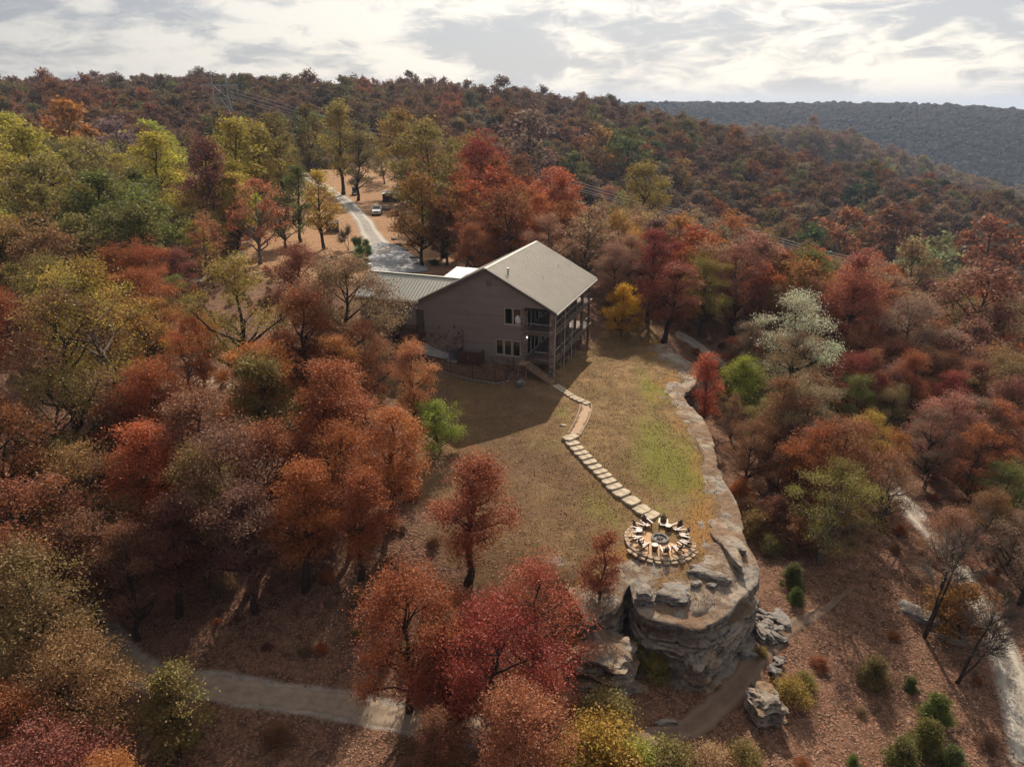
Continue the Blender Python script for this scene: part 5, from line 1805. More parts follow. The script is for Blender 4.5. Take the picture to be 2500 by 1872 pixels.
for i in range(6):
    add_shape('oak', 3.7, 12.6, .63, *tree_shape(100 + i, 'oak', 3.7, 12.6, 3.4, 25, 12, 80, .13, .4, lobe_r=.34, wild=.55))
for i in range(4):
    add_shape('airy', 3.7, 12.4, .63, *tree_shape(120 + i, 'oak', 3.7, 12.4, 3.2, 25, 11, 46, .125, .38, lobe_r=.33, wild=.6, bark='pale_bark' if i == 1 else 'bark'))
for i in range(4):
    add_shape('tall', 2.5, 14.5, .60, *tree_shape(140 + i, 'tall', 2.5, 14.5, 4.6, 26, 11, 66, .13, .38, lobe_r=.42, wild=.55))
for i in range(2):
    add_shape('small', 2.4, 6.0, .6, *tree_shape(160 + i, 'oak', 2.4, 6.0, 1.3, 18, 11, 68, .125, .3, lobe_r=.36, wild=.5))
for i in range(2):
    add_shape('narrow', 1.6, 8.0, .6, *tree_shape(170 + i, 'tall', 1.6, 8.0, 1.6, 14, 10, 60, .13, .26, lobe_r=.5))
for i in range(2):
    add_shape('shrub', 1.6, 2.4, .5, *tree_shape(180 + i, 'shrub', 1.6, 2.4, .3, 15, 10, 48, .105, .27, lobe_r=.42, wild=.6))
for i in range(2):
    add_shape('cedar', 1.2, 2.7, .45, *tree_shape(190 + i, 'cone', 1.2, 2.7, .15, 20, 11, 64, .09, .17, lobe_r=.4, wild=.5))
for i in range(2):
    add_shape('bare', 3.6, 10.5, .66, *tree_shape(200 + i, 'bare', 3.6, 10.5, 3.6, 15, 10, 9, 0, bark='pale_bark', wood=.9))
for i in range(7):
    add_shape('oak_mid', 3.8, 12.2, .64, *tree_shape(220 + i, 'oak', 3.8, 12.2, 3.2, 24, 11, 20, .28, .44, lobe_r=.35, wild=.55))
for i in range(3):
    add_shape('airy_mid', 3.8, 12.2, .64, *tree_shape(235 + i, 'oak', 3.8, 12.2, 3.2, 24, 8, 15, .28, .38, lobe_r=.31, wild=.55, bark='pale_bark'))
for i in range(4):
    add_shape('tall_mid', 2.5, 14.5, .60, *tree_shape(240 + i, 'tall', 2.5, 14.5, 3.2, 24, 10, 20, .27, .42, lobe_r=.43, wild=.55))
for i in range(2):
    add_shape('cedar_mid', 2.2, 8.5, .5, *tree_shape(250 + i, 'cone', 2.2, 8.5, .6, 18, 10, 28, .24, .26, lobe_r=.45))
for i in range(5):
    add_shape('oak_far', 4.0, 11.8, .66, *tree_shape(260 + i, 'oak', 4.0, 11.8, 3.0, 13, 9, 15, .58, .5, twigs=False))

TINT = {
    'rust': ((.33, .108, .038), 'rust orange'), 'orange': ((.43, .15, .04), 'bright orange'), 'salmon': ((.37, .15, .07), 'salmon orange'), 'red': ((.31, .082, .042), 'red'),
    'crimson': ((.26, .05, .036), 'crimson'), 'maroon': ((.185, .072, .045), 'dark maroon'), 'brown': ((.24, .115, .055), 'brown'), 'mauve': ((.235, .13, .085), 'dusty mauve'),
    'pink': ((.29, .17, .115), 'pinkish tan'), 'gold': ((.36, .21, .05), 'golden'), 'olive': ((.22, .165, .05), 'olive'), 'yellowgreen': ((.36, .29, .045), 'yellow green'),
    'green': ((.135, .14, .035), 'mid green'), 'darkgreen': ((.05, .07, .026), 'dark evergreen'), 'bright': ((.23, .25, .045), 'bright green'), 'pale': ((.34, .31, .15), 'pale green'),
    'silver': ((.52, .45, .36), 'silvery white'), 'yellow': ((.60, .37, .02), 'clear yellow'), 'grey': ((.22, .18, .155), 'bare grey'), 'amber': ((.27, .125, .03), 'amber'), 'tan': ((.29, .185, .11), 'tan')}

# crown centre u, v, crown radius in pixels, kind, colour, height / radius (0 = of its kind)
HEROES = [
    (235, 790, 135, 'airy', 'gold', 0), (135, 905, 140, 'airy', 'brown', 0), (335, 998, 72, 'small', 'crimson', 0), (588, 760, 112, 'airy', 'gold', 0), (732, 690, 72, 'oak', 'maroon', 0),
    (836, 752, 105, 'oak', 'pink', 0), (723, 830, 72, 'tall', 'rust', 4.6), (700, 905, 60, 'small', 'orange', 0), (878, 880, 72, 'oak', 'salmon', 0), (850, 1000, 78, 'tall', 'rust', 4.4),
    (936, 1125, 74, 'tall', 'orange', 4.2), (655, 1000, 78, 'tall', 'olive', 4.2), (520, 1085, 92, 'tall', 'brown', 4.2), (575, 1210, 130, 'airy', 'mauve', 0), (450, 900, 70, 'airy', 'rust', 0), (760, 1080, 80, 'tall', 'rust', 4.2), (800, 930, 60, 'tall', 'orange', 4.4), (640, 1180, 74, 'tall', 'rust', 4.8), (480, 1230, 84, 'tall', 'brown', 4.8), (720, 1260, 74, 'tall', 'rust', 5.0), (600, 1330, 72, 'tall', 'mauve', 4.8), (860, 1260, 66, 'tall', 'rust', 4.8), (190, 1370, 80, 'tall', 'brown', 4.4), (400, 1340, 74, 'tall', 'maroon', 4.6), (405, 1165, 52, 'small', 'red', 0),
    (113, 1050, 112, 'airy', 'olive', 0), (215, 1225, 118, 'airy', 'brown', 0), (20, 1215, 62, 'small', 'red', 0), (25, 800, 70, 'oak', 'rust', 0), (330, 1180, 82, 'tall', 'rust', 4.4),
    (75, 1500, 150, 'oak', 'olive', 0), (190, 1690, 130, 'oak', 'brown', 0), (412, 1722, 72, 'narrow', 'olive', 3.6), (985, 1530, 120, 'oak', 'rust', 3.6), (300, 1390, 85, 'airy', 'brown', 4.0),
    (1131, 1240, 84, 'tall', 'rust', 4.4), (1117, 1520, 82, 'airy', 'rust', 0), (1312, 1490, 122, 'airy', 'red', 0), (1200, 1610, 128, 'oak', 'crimson', 0), (1090, 1690, 85, 'oak', 'red', 0),
    (1345, 1700, 52, 'small', 'red', 0), (1270, 1800, 125, 'oak', 'salmon', 0), (1478, 1745, 66, 'shrub', 'olive', 0), (1470, 1830, 92, 'shrub', 'yellowgreen', 0), (1464, 1378, 40, 'narrow', 'rust', 0),
    (1072, 1030, 55, 'small', 'bright', 0), (1008, 930, 46, 'tall', 'salmon', 0), (1640, 1868, 70, 'shrub', 'olive', 0), (1390, 1858, 70, 'shrub', 'yellowgreen', 0), (1555, 1862, 60, 'shrub', 'yellowgreen', 0), (1735, 1868, 55, 'shrub', 'tan', 0), (1815, 1850, 46, 'shrub', 'olive', 0), (1560, 1590, 42, 'shrub', 'olive', 0), (1600, 1620, 40, 'shrub', 'gold', 0),
    (41, 380, 56, 'tall', 'yellowgreen', 4.2), (106, 410, 62, 'tall', 'yellowgreen', 4.2), (30, 470, 60, 'tall', 'yellowgreen', 3.8), (285, 360, 72, 'bare', 'grey', 0), (378, 420, 52, 'tall', 'yellowgreen', 4.4), (228, 455, 80, 'airy', 'olive', 0),
    (264, 530, 66, 'tall', 'green', 4.0), (325, 600, 58, 'tall', 'green', 4.2), (102, 500, 80, 'oak', 'olive', 0), (496, 450, 46, 'tall', 'maroon', 0), (570, 400, 56, 'tall', 'yellowgreen', 4.6), (570, 500, 46, 'tall', 'yellowgreen', 4.0),
    (635, 400, 42, 'tall', 'yellowgreen', 0), (683, 385, 42, 'tall', 'olive', 0), (618, 515, 62, 'airy', 'salmon', 0), (724, 480, 33, 'tall', 'olive', 5.6), (781, 495, 35, 'tall', 'yellowgreen', 5.4), (753, 335, 28, 'tall', 'olive', 0),
    (826, 340, 38, 'tall', 'gold', 0), (866, 390, 28, 'tall', 'olive', 0), (175, 330, 58, 'oak', 'orange', 0), (120, 640, 75, 'oak', 'brown', 0), (440, 640, 45, 'small', 'maroon', 0), (40, 620, 60, 'oak', 'olive', 0),
    (1027, 520, 62, 'oak', 'amber', 0), (1081, 520, 46, 'tall', 'olive', 4.0), (1117, 520, 52, 'oak', 'rust', 0), (985, 350, 58, 'oak', 'gold', 0), (1049, 410, 78, 'oak', 'olive', 0), (1180, 420, 62, 'oak', 'crimson', 0), (1216, 495, 66, 'oak', 'red', 0),
    (1250, 540, 60, 'oak', 'rust', 0), (1352, 478, 46, 'oak', 'salmon', 0), (1289, 352, 58, 'oak', 'pink', 0), (1465, 375, 42, 'oak', 'gold', 0), (1533, 372, 46, 'oak', 'green', 0), (1406, 425, 36, 'oak', 'green', 0), (1574, 470, 54, 'oak', 'gold', 0),
    (1574, 400, 32, 'oak', 'rust', 0), (1590, 650, 64, 'oak', 'crimson', 0), (1628, 720, 56, 'tall', 'red', 3.6), (1519, 750, 42, 'small', 'yellow', 3.0), (1727, 705, 60, 'oak', 'gold', 0), (1479, 640, 22, 'cedar', 'darkgreen', 0), (1600, 600, 52, 'oak', 'pink', 0),
    (1340, 590, 55, 'airy', 'pink', 0), (1430, 570, 60, 'airy', 'tan', 0), (1660, 600, 55, 'oak', 'gold', 0), (1780, 590, 50, 'oak', 'rust', 0), (1896, 600, 42, 'oak', 'olive', 0), (1980, 620, 46, 'oak', 'green', 0), (1850, 650, 60, 'oak', 'pink', 0),
    (2276, 655, 66, 'oak', 'pale', 0), (2382, 750, 84, 'oak', 'mauve', 0), (2205, 675, 60, 'oak', 'mauve', 0), (1853, 760, 26, 'cedar', 'darkgreen', 0), (2060, 580, 50, 'oak', 'rust', 0), (2179, 580, 55, 'oak', 'rust', 0), (2424, 610, 58, 'oak', 'rust', 0),
    (2086, 765, 78, 'oak', 'salmon', 0), (1960, 715, 62, 'oak', 'rust', 0), (2225, 820, 76, 'oak', 'tan', 0), (1952, 835, 92, 'airy', 'silver', 0), (1934, 895, 66, 'oak', 'pale', 0), (1820, 858, 42, 'small', 'red', 0), (1726, 945, 38, 'narrow', 'red', 0),
    (1812, 930, 54, 'small', 'yellowgreen', 0), (1893, 965, 48, 'small', 'pale', 0), (2011, 980, 42, 'oak', 'olive', 0), (2100, 985, 55, 'oak', 'green', 0), (2175, 995, 42, 'oak', 'pale', 0), (1950, 1010, 42, 'oak', 'crimson', 0), (1938, 1100, 58, 'oak', 'maroon', 0),
    (1832, 1090, 52, 'oak', 'mauve', 0), (1807, 1190, 26, 'shrub', 'orange', 0), (2108, 1070, 52, 'oak', 'yellowgreen', 0), (2031, 1215, 88, 'airy', 'olive', 0), (1848, 1280, 40, 'shrub', 'olive', 0), (2170, 1118, 58, 'airy', 'amber', 0), (2332, 978, 56, 'oak', 'crimson', 0),
    (2454, 1195, 56, 'oak', 'green', 0), (2027, 915, 26, 'small', 'crimson', 0), (2393, 1120, 70, 'airy', 'rust', 0), (2400, 1290, 62, 'bare', 'grey', 0), (2483, 1300, 45, 'oak', 'mauve', 0), (2280, 1080, 62, 'airy', 'mauve', 0), (2450, 950, 75, 'oak', 'tan', 0),
    (1936, 1405, 28, 'cedar', 'green', 0), (1942, 1455, 20, 'cedar', 'green', 0), (2137, 1640, 36, 'cedar', 'olive', 0), (2224, 1668, 17, 'cedar', 'green', 0), (2291, 1735, 38, 'cedar', 'green', 0), (2262, 1805, 44, 'cedar', 'green', 0), (2206, 1852, 44, 'cedar', 'green', 0),
    (2330, 1852, 30, 'cedar', 'green', 0), (2084, 1856, 16, 'cedar', 'green', 0), (2365, 1484, 66, 'small', 'amber', 0), (1934, 1690, 42, 'shrub', 'gold', 0), (1965, 1660, 26, 'shrub', 'olive', 0), (1860, 1590, 16, 'shrub', 'olive', 0),
    (2440, 820, 60, 'oak', 'mauve', 0), (1790, 1000, 36, 'airy', 'brown', 0), (1860, 1030, 44, 'oak', 'olive', 0), (1900, 1160, 46, 'airy', 'brown', 0), (1985, 1130, 46, 'oak', 'rust', 0), (1830, 1240, 30, 'shrub', 'brown', 0), (1900, 1250, 40, 'small', 'maroon', 0), (1960, 1300, 40, 'small', 'brown', 0), (1880, 1330, 28, 'shrub', 'olive', 0), (2090, 1150, 50, 'oak', 'brown', 0), (1770, 960, 30, 'small', 'olive', 0), (2100, 880, 55, 'oak', 'brown', 0), (2250, 920, 60, 'airy', 'brown', 0), (2330, 880, 55, 'oak', 'pink', 0)]
# colour of the woods between, as seen across the valley: u, v, colour
SEEDS = [(100, 230, 'brown'), (300, 220, 'brown'), (450, 230, 'brown'), (700, 230, 'brown'), (850, 210, 'maroon'), (1000, 230, 'brown'), (1150, 250, 'brown'), (1300, 270, 'brown'), (1450, 280, 'brown'), (1550, 300, 'mauve'),
         (60, 270, 'olive'), (180, 270, 'rust'), (30, 300, 'maroon'), (250, 290, 'rust'), (400, 290, 'brown'), (330, 270, 'olive'), (600, 300, 'olive'), (520, 320, 'brown'), (700, 290, 'brown'), (900, 290, 'olive'), (980, 280, 'brown'), (1100, 300, 'rust'),
         (1200, 320, 'brown'), (1380, 330, 'brown'), (1500, 330, 'brown'), (1650, 340, 'olive'), (1700, 320, 'maroon'), (1800, 350, 'brown'), (1900, 380, 'maroon'), (1750, 420, 'brown'), (1850, 450, 'maroon'), (1700, 500, 'mauve'), (1800, 520, 'brown'), (1950, 480, 'maroon'), (2000, 530, 'brown'),
         (2050, 420, 'brown'), (2150, 420, 'tan'), (2250, 440, 'rust'), (2350, 450, 'brown'), (2450, 480, 'mauve'), (2100, 480, 'darkgreen'), (2250, 500, 'darkgreen'), (2300, 520, 'brown'), (2400, 540, 'pink'), (2150, 540, 'olive'), (1450, 430, 'brown'), (1300, 500, 'rust'), (1650, 440, 'brown'),
         (200, 650, 'olive'), (350, 680, 'rust'), (60, 720, 'brown'), (450, 830, 'rust'), (600, 880, 'brown'), (250, 900, 'rust'), (500, 1250, 'maroon'), (700, 1150, 'rust'), (800, 1250, 'brown'), (400, 1300, 'maroon'), (650, 1350, 'brown'), (200, 1380, 'brown'), (850, 600, 'brown'),
         (2000, 340, 'mauve'), (2200, 370, 'pink'), (2300, 390, 'tan'), (2400, 420, 'pale'), (2300, 600, 'mauve'), (2480, 680, 'brown'), (2350, 1050, 'mauve'), (2200, 1000, 'pink'), (2050, 1050, 'mauve'), (2480, 1080, 'rust')]


def ray_tree(u, v, rpx, ratio, cz, R=None):
    """base of the tree whose crown centre shows at u, v: find where the crown centre stands cz * H above ground"""
    d = ray(u, v)
    hn = math.hypot(d[0], d[1])
    t = np.linspace(22, 420, 3000) / hn
    x, y, z = d[0] * t, d[1] * t, CAMZ + d[2] * t
    cd = y * math.cos(PITCH) - (z - CAMZ) * math.sin(PITCH)
    Rr = rpx * cd / FPX
    gz_ = z - height(x, y) - cz * ratio * Rr
    k = int(np.argmax(gz_ < 0))
    if gz_[k] >= 0:
        k = int(np.argmin(gz_))
    return np.array([x[k], y[k], z[k] - cz * ratio * Rr[k]]), Rr[k], math.hypot(x[k], y[k])


RT = np.random.default_rng(77)
TREES = []          # dict: pos, R, H, key, colour, u, v, rpx, dist


def lod_key(kind, dist):
    if dist > 215:
        return 'cedar_mid' if kind == 'cedar' else 'oak_far'
    if dist > 105:
        return {'oak': 'oak_mid', 'airy': 'airy_mid', 'tall': 'tall_mid', 'cedar': 'cedar_mid', 'bare': 'airy_mid', 'small': 'oak_mid', 'narrow': 'tall_mid', 'shrub': 'oak_mid'}[kind]
    return kind


for (u, v, rpx, kind, colr, ratio) in HEROES:
    R0, H0, cz, _ = SHAPES[kind][0]
    rt = ratio or H0 / R0
    pos, R, dist = ray_tree(u, v, rpx, rt, cz)
    key = lod_key(kind, dist)
    TREES.append(dict(pos=pos, R=R * 1.16, H=R * rt * 1.04, key=key, kind=kind, col=colr, u=u, v=v, rpx=rpx, dist=dist, hero=True))

# ------------------------------------------------------------------ trees: the woods between
PROTECT = [
    [(905, 590), (1100, 635), (1310, 580), (1465, 665), (1455, 890), (1360, 950), (1240, 945), (1040, 900), (900, 870), (895, 740)],
    [(690, 418), (760, 418), (860, 455), (960, 520), (965, 570), (1045, 640), (1010, 670), (890, 670), (870, 560), (800, 500)],
    [(630, 640), (700, 560), (790, 500), (870, 540), (900, 640), (880, 690), (720, 690)],
    [(1020, 900), (1420, 880), (1460, 830), (1500, 800), (1640, 850), (1710, 900), (1800, 1200), (1850, 1420), (1800, 1500), (1560, 1500), (1230, 1480), (1150, 1400), (1140, 1300), (1060, 1090)],
    [(1390, 1480), (1540, 1400), (1900, 1380), (1960, 1600), (1920, 1830), (1560, 1830), (1400, 1700)],
    [(1900, 1370), (2150, 1330), (2300, 1480), (2480, 1872), (1850, 1872)],
    [(2180, 1225), (2230, 1205), (2330, 1330), (2430, 1440), (2500, 1600), (2500, 1872), (2430, 1700), (2340, 1450)],
    [(210, 1490), (280, 1470), (480, 1630), (900, 1680), (1010, 1760), (880, 1800), (450, 1740), (260, 1640)],
    [(430, 1350), (900, 1260), (1080, 1330), (1060, 1480), (860, 1640), (450, 1600)], [(715, 405), (860, 385), (960, 430), (965, 540), (850, 470)],
    [(400, 915), (520, 900), (540, 970), (410, 985)], [(1665, 815), (1780, 890), (1760, 905), (1660, 840)], [(460, 630), (640, 560), (690, 620), (560, 690)], [(460, 365), (520, 365), (520, 395), (460, 395)]]
HB_ = np.array([[t['pos'][0], t['pos'][1], t['R']] for t in TREES])
SPX = [(t['u'], t['v'], t['col']) for t in TREES if t['kind'] != 'cedar' and t['v'] < 1350] + SEEDS
SUV = np.array([(s[0], s[1]) for s in SPX], float)
WIREXY = np.array([PD(u, v, d)[:2] for u, v, d in WPX])


def cand(step, y0, y1, x0=-420, x1=700):
    xs = np.arange(x0, x1, step)
    ys = np.arange(y0, y1, step)
    X, Y = np.meshgrid(xs, ys)
    X = X + RT.uniform(-.42, .42, X.shape) * step + (np.arange(len(ys))[:, None] % 2) * step * .5
    Y = Y + RT.uniform(-.42, .42, X.shape) * step
    return X.ravel(), Y.ravel()


FILL = []
for step, y0, y1, x0, x1, sc in ((4.0, 24, 130, -110, 130, .84), (5.6, 130, 330, -300, 420, .98), (7.2, 330, 640, -460, 640, 1.08), (9.0, 640, 940, -500, 1100, 1.1), (7.5, 940, 1700, -300, 1600, 1.0)):
    X, Y = cand(step, y0, y1, x0, x1)
    Z = height(X, Y)
    u, v, c = proj(np.stack([X, Y, Z + 7.5], 1))
    ok = (c > 10) & (u > -160) & (u < 2660) & (v < 2050) & (v > 100)
    X, Y, Z, u, v, c = [a[ok] for a in (X, Y, Z, u, v, c)]
    dist = np.hypot(X, Y)
    R = RT.uniform(2.6, 4.6, len(X)) * sc * np.where(RT.random(len(X)) < .15, 1.25, 1)
    ok = np.ones(len(X), bool)
    rp = R * FPX / c
    for pol in PROTECT:
        for k in range(9):
            du, dv = (0, 0) if k == 8 else (math.cos(k * .785), math.sin(k * .785))
            ok &= ~inpoly(pol, u + du * rp * .92, v + dv * rp * 1.0)
    for wu, wv, wd in WPX[4:14]:
        for wf in (0.0, .5):
            ok &= ~((((wu + wf * 100 - u) / (rp * .95)) ** 2 + ((wv + wf * 28 - v) / (rp * 1.1)) ** 2 < 1) & (dist < wd + 10))
    near = dist < 330
    if near.any():
        for line, mg in ((DRIVE, 3.6), (ROAD, 2.4), (TRAIL, 2.6), (SIDEPATH, 1.6)):
            d = np.full(len(X), 99.)
            d[near] = polydist(line[::4], X[near], Y[near])
            ok &= d > mg
        sdp, _, _ = plateau(X, Y)
        hx = (X - HOUSE0[0]) * HA[0] + (Y - HOUSE0[1]) * HA[1]
        hy = (X - HOUSE0[0]) * HB[0] + (Y - HOUSE0[1]) * HB[1]
        ok &= ~((hx > -19) & (hx < 14) & (hy > -7) & (hy < 24))
        ok &= polydist(np.c_[WIREXY, np.zeros(len(WIREXY))], X, Y) > 9
        # yard ground itself stays open
        gu, gv, _ = proj(np.stack([X, Y, Z], 1))
        ok &= ~inpoly(YARD_PX, gu, gv)
        ok &= ~(inpoly(TAN_PX, gu, gv) & (RT.random(len(X)) < .8))
        for hx_, hy_, hr in HB_:
            ok &= np.hypot(X - hx_, Y - hy_) > (hr + R) * .44
    X, Y, Z, u, v, R, dist, rp, c = [a[ok] for a in (X, Y, Z, u, v, R, dist, rp, c)]
    for i in range(len(X)):
        d2 = ((SUV[:, 0] - u[i]) / 1.2) ** 2 + ((SUV[:, 1] - v[i]) * (2.2 if v[i] < 650 else 1.3)) ** 2
        nn = np.argsort(d2)[:3]
        colr = SPX[nn[RT.choice(3, p=[.6, .25, .15])]][2]
        if dist[i] > 210 and u[i] > 1050 and RT.random() < .5:
            colr = ['brown', 'brown', 'mauve', 'olive', 'tan', 'maroon'][int(RT.integers(0, 6))]
        if 560 < dist[i] < 935 and u[i] > 1800:
            colr = ['tan', 'pink', 'brown', 'olive', 'mauve', 'pink'][int(RT.integers(0, 6))]
        if dist[i] > 430 and colr in ('yellowgreen', 'bright', 'yellow', 'crimson', 'red', 'orange', 'silver'):
            colr = 'brown'
        if colr in ('crimson', 'red', 'maroon', 'orange', 'yellow') and RT.random() < .8:
            colr = ['rust', 'brown', 'amber', 'rust'][int(RT.integers(0, 4))]
        if colr in ('bright', 'pale', 'silver') and RT.random() < .6:
            colr = 'olive'
        if u[i] > 1600 and 560 < v[i] < 1250 and dist[i] < 260 and RT.random() < .45:
            colr = ['rust', 'brown', 'pink', 'brown', 'tan'][int(RT.integers(0, 5))]
        if colr in ('grey', 'mauve') and u[i] < 1200:
            colr = 'brown'
        if colr in ('brown', 'maroon') and u[i] < 1250 and v[i] > 560 and RT.random() < .6:
            colr = ['rust', 'rust', 'orange', 'salmon', 'gold', 'amber'][int(RT.integers(0, 6))]
        if colr == 'grey':
            colr = 'mauve'
        q = RT.random()
        kind = 'oak' if q < .7 else ('airy' if q < .88 else 'tall')
        if colr in ('brown', 'mauve', 'tan') and RT.random() < .35:
            kind = 'airy'
        if colr == 'darkgreen':
            kind = 'cedar' if dist[i] < 215 else 'oak'
        H = R[i] * RT.uniform(2.6, 3.3)
        FILL.append(dict(pos=np.array([X[i], Y[i], Z[i]]), R=R[i] * (.62 if kind in ('tall', 'cedar') else 1), H=H * (1.12 if kind == 'tall' else 1), key=lod_key(kind, dist[i]), kind=kind, col=colr, u=u[i], v=v[i], rpx=rp[i], dist=dist[i], hero=False))
for t in TREES + FILL:          # crown centre as it will really stand
    cz = SHAPES[t['key']][0][2]
    uu, vv, cc = proj(t['pos'] + np.array([0, 0, cz * t['H']]))
    t['cu'], t['cv'], t['cr'], t['ch'] = uu, vv, t['R'] * FPX / cc, (1 - cz) * t['H'] * FPX / cc * .93

# what shows: paint crowns from near to far into a small picture
BW, BH, BS = 417, 312, 6.0
buf = np.zeros((BH, BW), bool)
for t in sorted(TREES + FILL, key=lambda q: q['dist']):
    x0, x1 = int((t['cu'] - t['cr']) / BS), int((t['cu'] + t['cr']) / BS) + 1
    y0, y1 = int((t['cv'] - t['ch']) / BS), int((t['cv'] + t['ch']) / BS) + 1
    x0, x1, y0, y1 = max(0, x0), min(BW, x1), max(0, y0), min(BH, y1)
    t['seen'] = 0
    if x1 <= x0 or y1 <= y0:
        continue
    yy, xx = np.mgrid[y0:y1, x0:x1]
    mk = ((xx * BS - t['cu']) / t['cr']) ** 2 + ((yy * BS - t['cv']) / t['ch']) ** 2 < 1
    sub = buf[y0:y1, x0:x1]
    t['seen'] = int((mk & ~sub).sum())
    sub |= mk
FILL.sort(key=lambda q: -q['seen'])
n_ind = 296 - len([t for t in TREES if t['kind'] not in ('shrub', 'cedar')])
IND = TREES + [t for t in FILL[:n_ind]]
REST = [t for t in FILL[n_ind:] if t['dist'] > 105]
NEARREST = [t for t in FILL[n_ind:] if t['dist'] <= 105 and t['seen'] > 3]

# ------------------------------------------------------------------ labels that single each tree out
REGIONS = [
    ('below the lawn beside the lower trail', lambda u, v: v > 1300 and u < 1350),
    ('at the foot of the bluff', lambda u, v: v > 1300 and 1350 <= u < 1830),
    ('on the leafy slope below the bluff', lambda u, v: v > 1300 and u >= 1830),
    ('in the woods beside the fenced yard', lambda u, v: 780 < v <= 1300 and u < 1250),
    ('in the woods left of the house wing', lambda u, v: 540 < v <= 780 and u < 930),
    ('in the woods along the far drive', lambda u, v: 300 < v <= 540 and u < 930),
    ('on the ridge near the pylon', lambda u, v: v <= 300 and u < 930),
    ('on the slope behind the house roof', lambda u, v: 330 < v <= 780 and 930 <= u < 1480),
    ('along the skyline behind the house', lambda u, v: v <= 330 and 930 <= u < 1700),
    ('between the house and the power lines', lambda u, v: 520 < v <= 780 and 1480 <= u < 1850),
    ('on the hillside above the power lines', lambda u, v: v <= 520 and u >= 1480),
    ('on the far right spur beyond the bluff', lambda u, v: 520 < v <= 780 and u >= 1850),
    ('below the bluff beside the gravel road', lambda u, v: True)]
ORD = ['', 'second ', 'third ', 'fourth ', 'fifth ', 'sixth ', 'seventh ', 'eighth ', 'ninth ', 'tenth ', 'eleventh ', 'twelfth ', 'thirteenth ', 'fourteenth ', 'fifteenth ', 'sixteenth ', 'seventeenth ', 'eighteenth ', 'nineteenth ', 'twentieth ']
groups = {}
for t in IND:
    t['noun'] = {'shrub': 'shrub', 'cedar': 'cedar'}.get(t['kind'], 'tree')
    t['form'] = {'tall': 'tall ', 'narrow': 'slender ', 'small': 'small ', 'airy': 'sparse '}.get(t['kind'], '')
    for i, (nm, fn) in enumerate(REGIONS):
        if fn(t['cu'], t['cv']):
            t['region'] = nm
            break
    groups.setdefault((t['region'], t['col'], t['form'], t['noun']), []).append(t)
for (reg, colr, form, noun), lst in groups.items():
    lst.sort(key=lambda q: q['cu'])
    words = TINT[colr][1]
    if noun == 'cedar':
        words = {'green': 'green', 'olive': 'olive', 'darkgreen': 'dark'}.get(colr, words)
    for i, t in enumerate(lst):
        if len(lst) == 1:
            t['label'] = f'{form}{words} {noun} {reg}, the only one'
            t['label'] = f'lone {form}{words} {noun} {reg}'
        elif i == len(lst) - 1 and len(lst) > 2:
            t['label'] = f'rightmost {form}{words} {noun} {reg}'
        elif i == 0:
            t['label'] = f'leftmost {form}{words} {noun} {reg}'
        elif len(lst) == 2:
            t['label'] = f'rightmost {form}{words} {noun} {reg}'
        else:
            t['label'] = f'{form}{words} {noun}, {ORD[i]}from left, {reg}'

COUNT = {}


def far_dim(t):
    # cloud shadow and backlight on the far slopes, put into the leaf colour
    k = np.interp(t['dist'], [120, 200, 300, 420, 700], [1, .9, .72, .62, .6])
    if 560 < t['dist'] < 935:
        k = .85  # spur kept lighter, its sunlight put into the tint
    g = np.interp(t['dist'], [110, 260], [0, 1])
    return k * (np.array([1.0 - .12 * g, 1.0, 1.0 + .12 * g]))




def desat(c, k=.04):
    l = c @ np.array([.35, .5, .15])
    return c * (1 - k) + l * k * np.array([1.15, 1.0, .7])


CROWN_OBJ = {}


def plant(t):
    key = t['key']
    lst = SHAPES[key]
    i = COUNT[key] = COUNT.get(key, int(RT.integers(0, 9))) + 1
    R0, H0, cz, (mt, mc) = lst[i % len(lst)]
    nm = {'shrub': 'shrub', 'cedar': 'cedar_tree'}.get(t['kind'], 'bare_tree' if mc is None else 'autumn_tree')
    e = empty(nm, t['pos'] - np.array([0, 0, .1]), RT.uniform(0, 6.28), t['label'], t['noun'] if t['noun'] != 'cedar' else 'tree', REGION_GROUP.get(t['region'], 'trees ' + t['region']))
    s = t['R'] / R0
    e.scale = (s, s, t['H'] / H0)
    o = link(bpy.data.objects.new('trunk', mt), e)
    if mc is not None:
        c = link(bpy.data.objects.new('crown', mc), e)
        base = desat(np.array(TINT[t['col']][0])) * 1.1
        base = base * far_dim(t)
        j = RT.normal(0, .09, 3) + RT.normal(0, .10)
        base = np.clip(base * (1 + j), .01, .6)
        c.color = (base[0], base[1], base[2], 1)
        CROWN_OBJ.setdefault(mc.name, c)
    return e


REGION_GROUP = {}
for t in IND:
    plant(t)


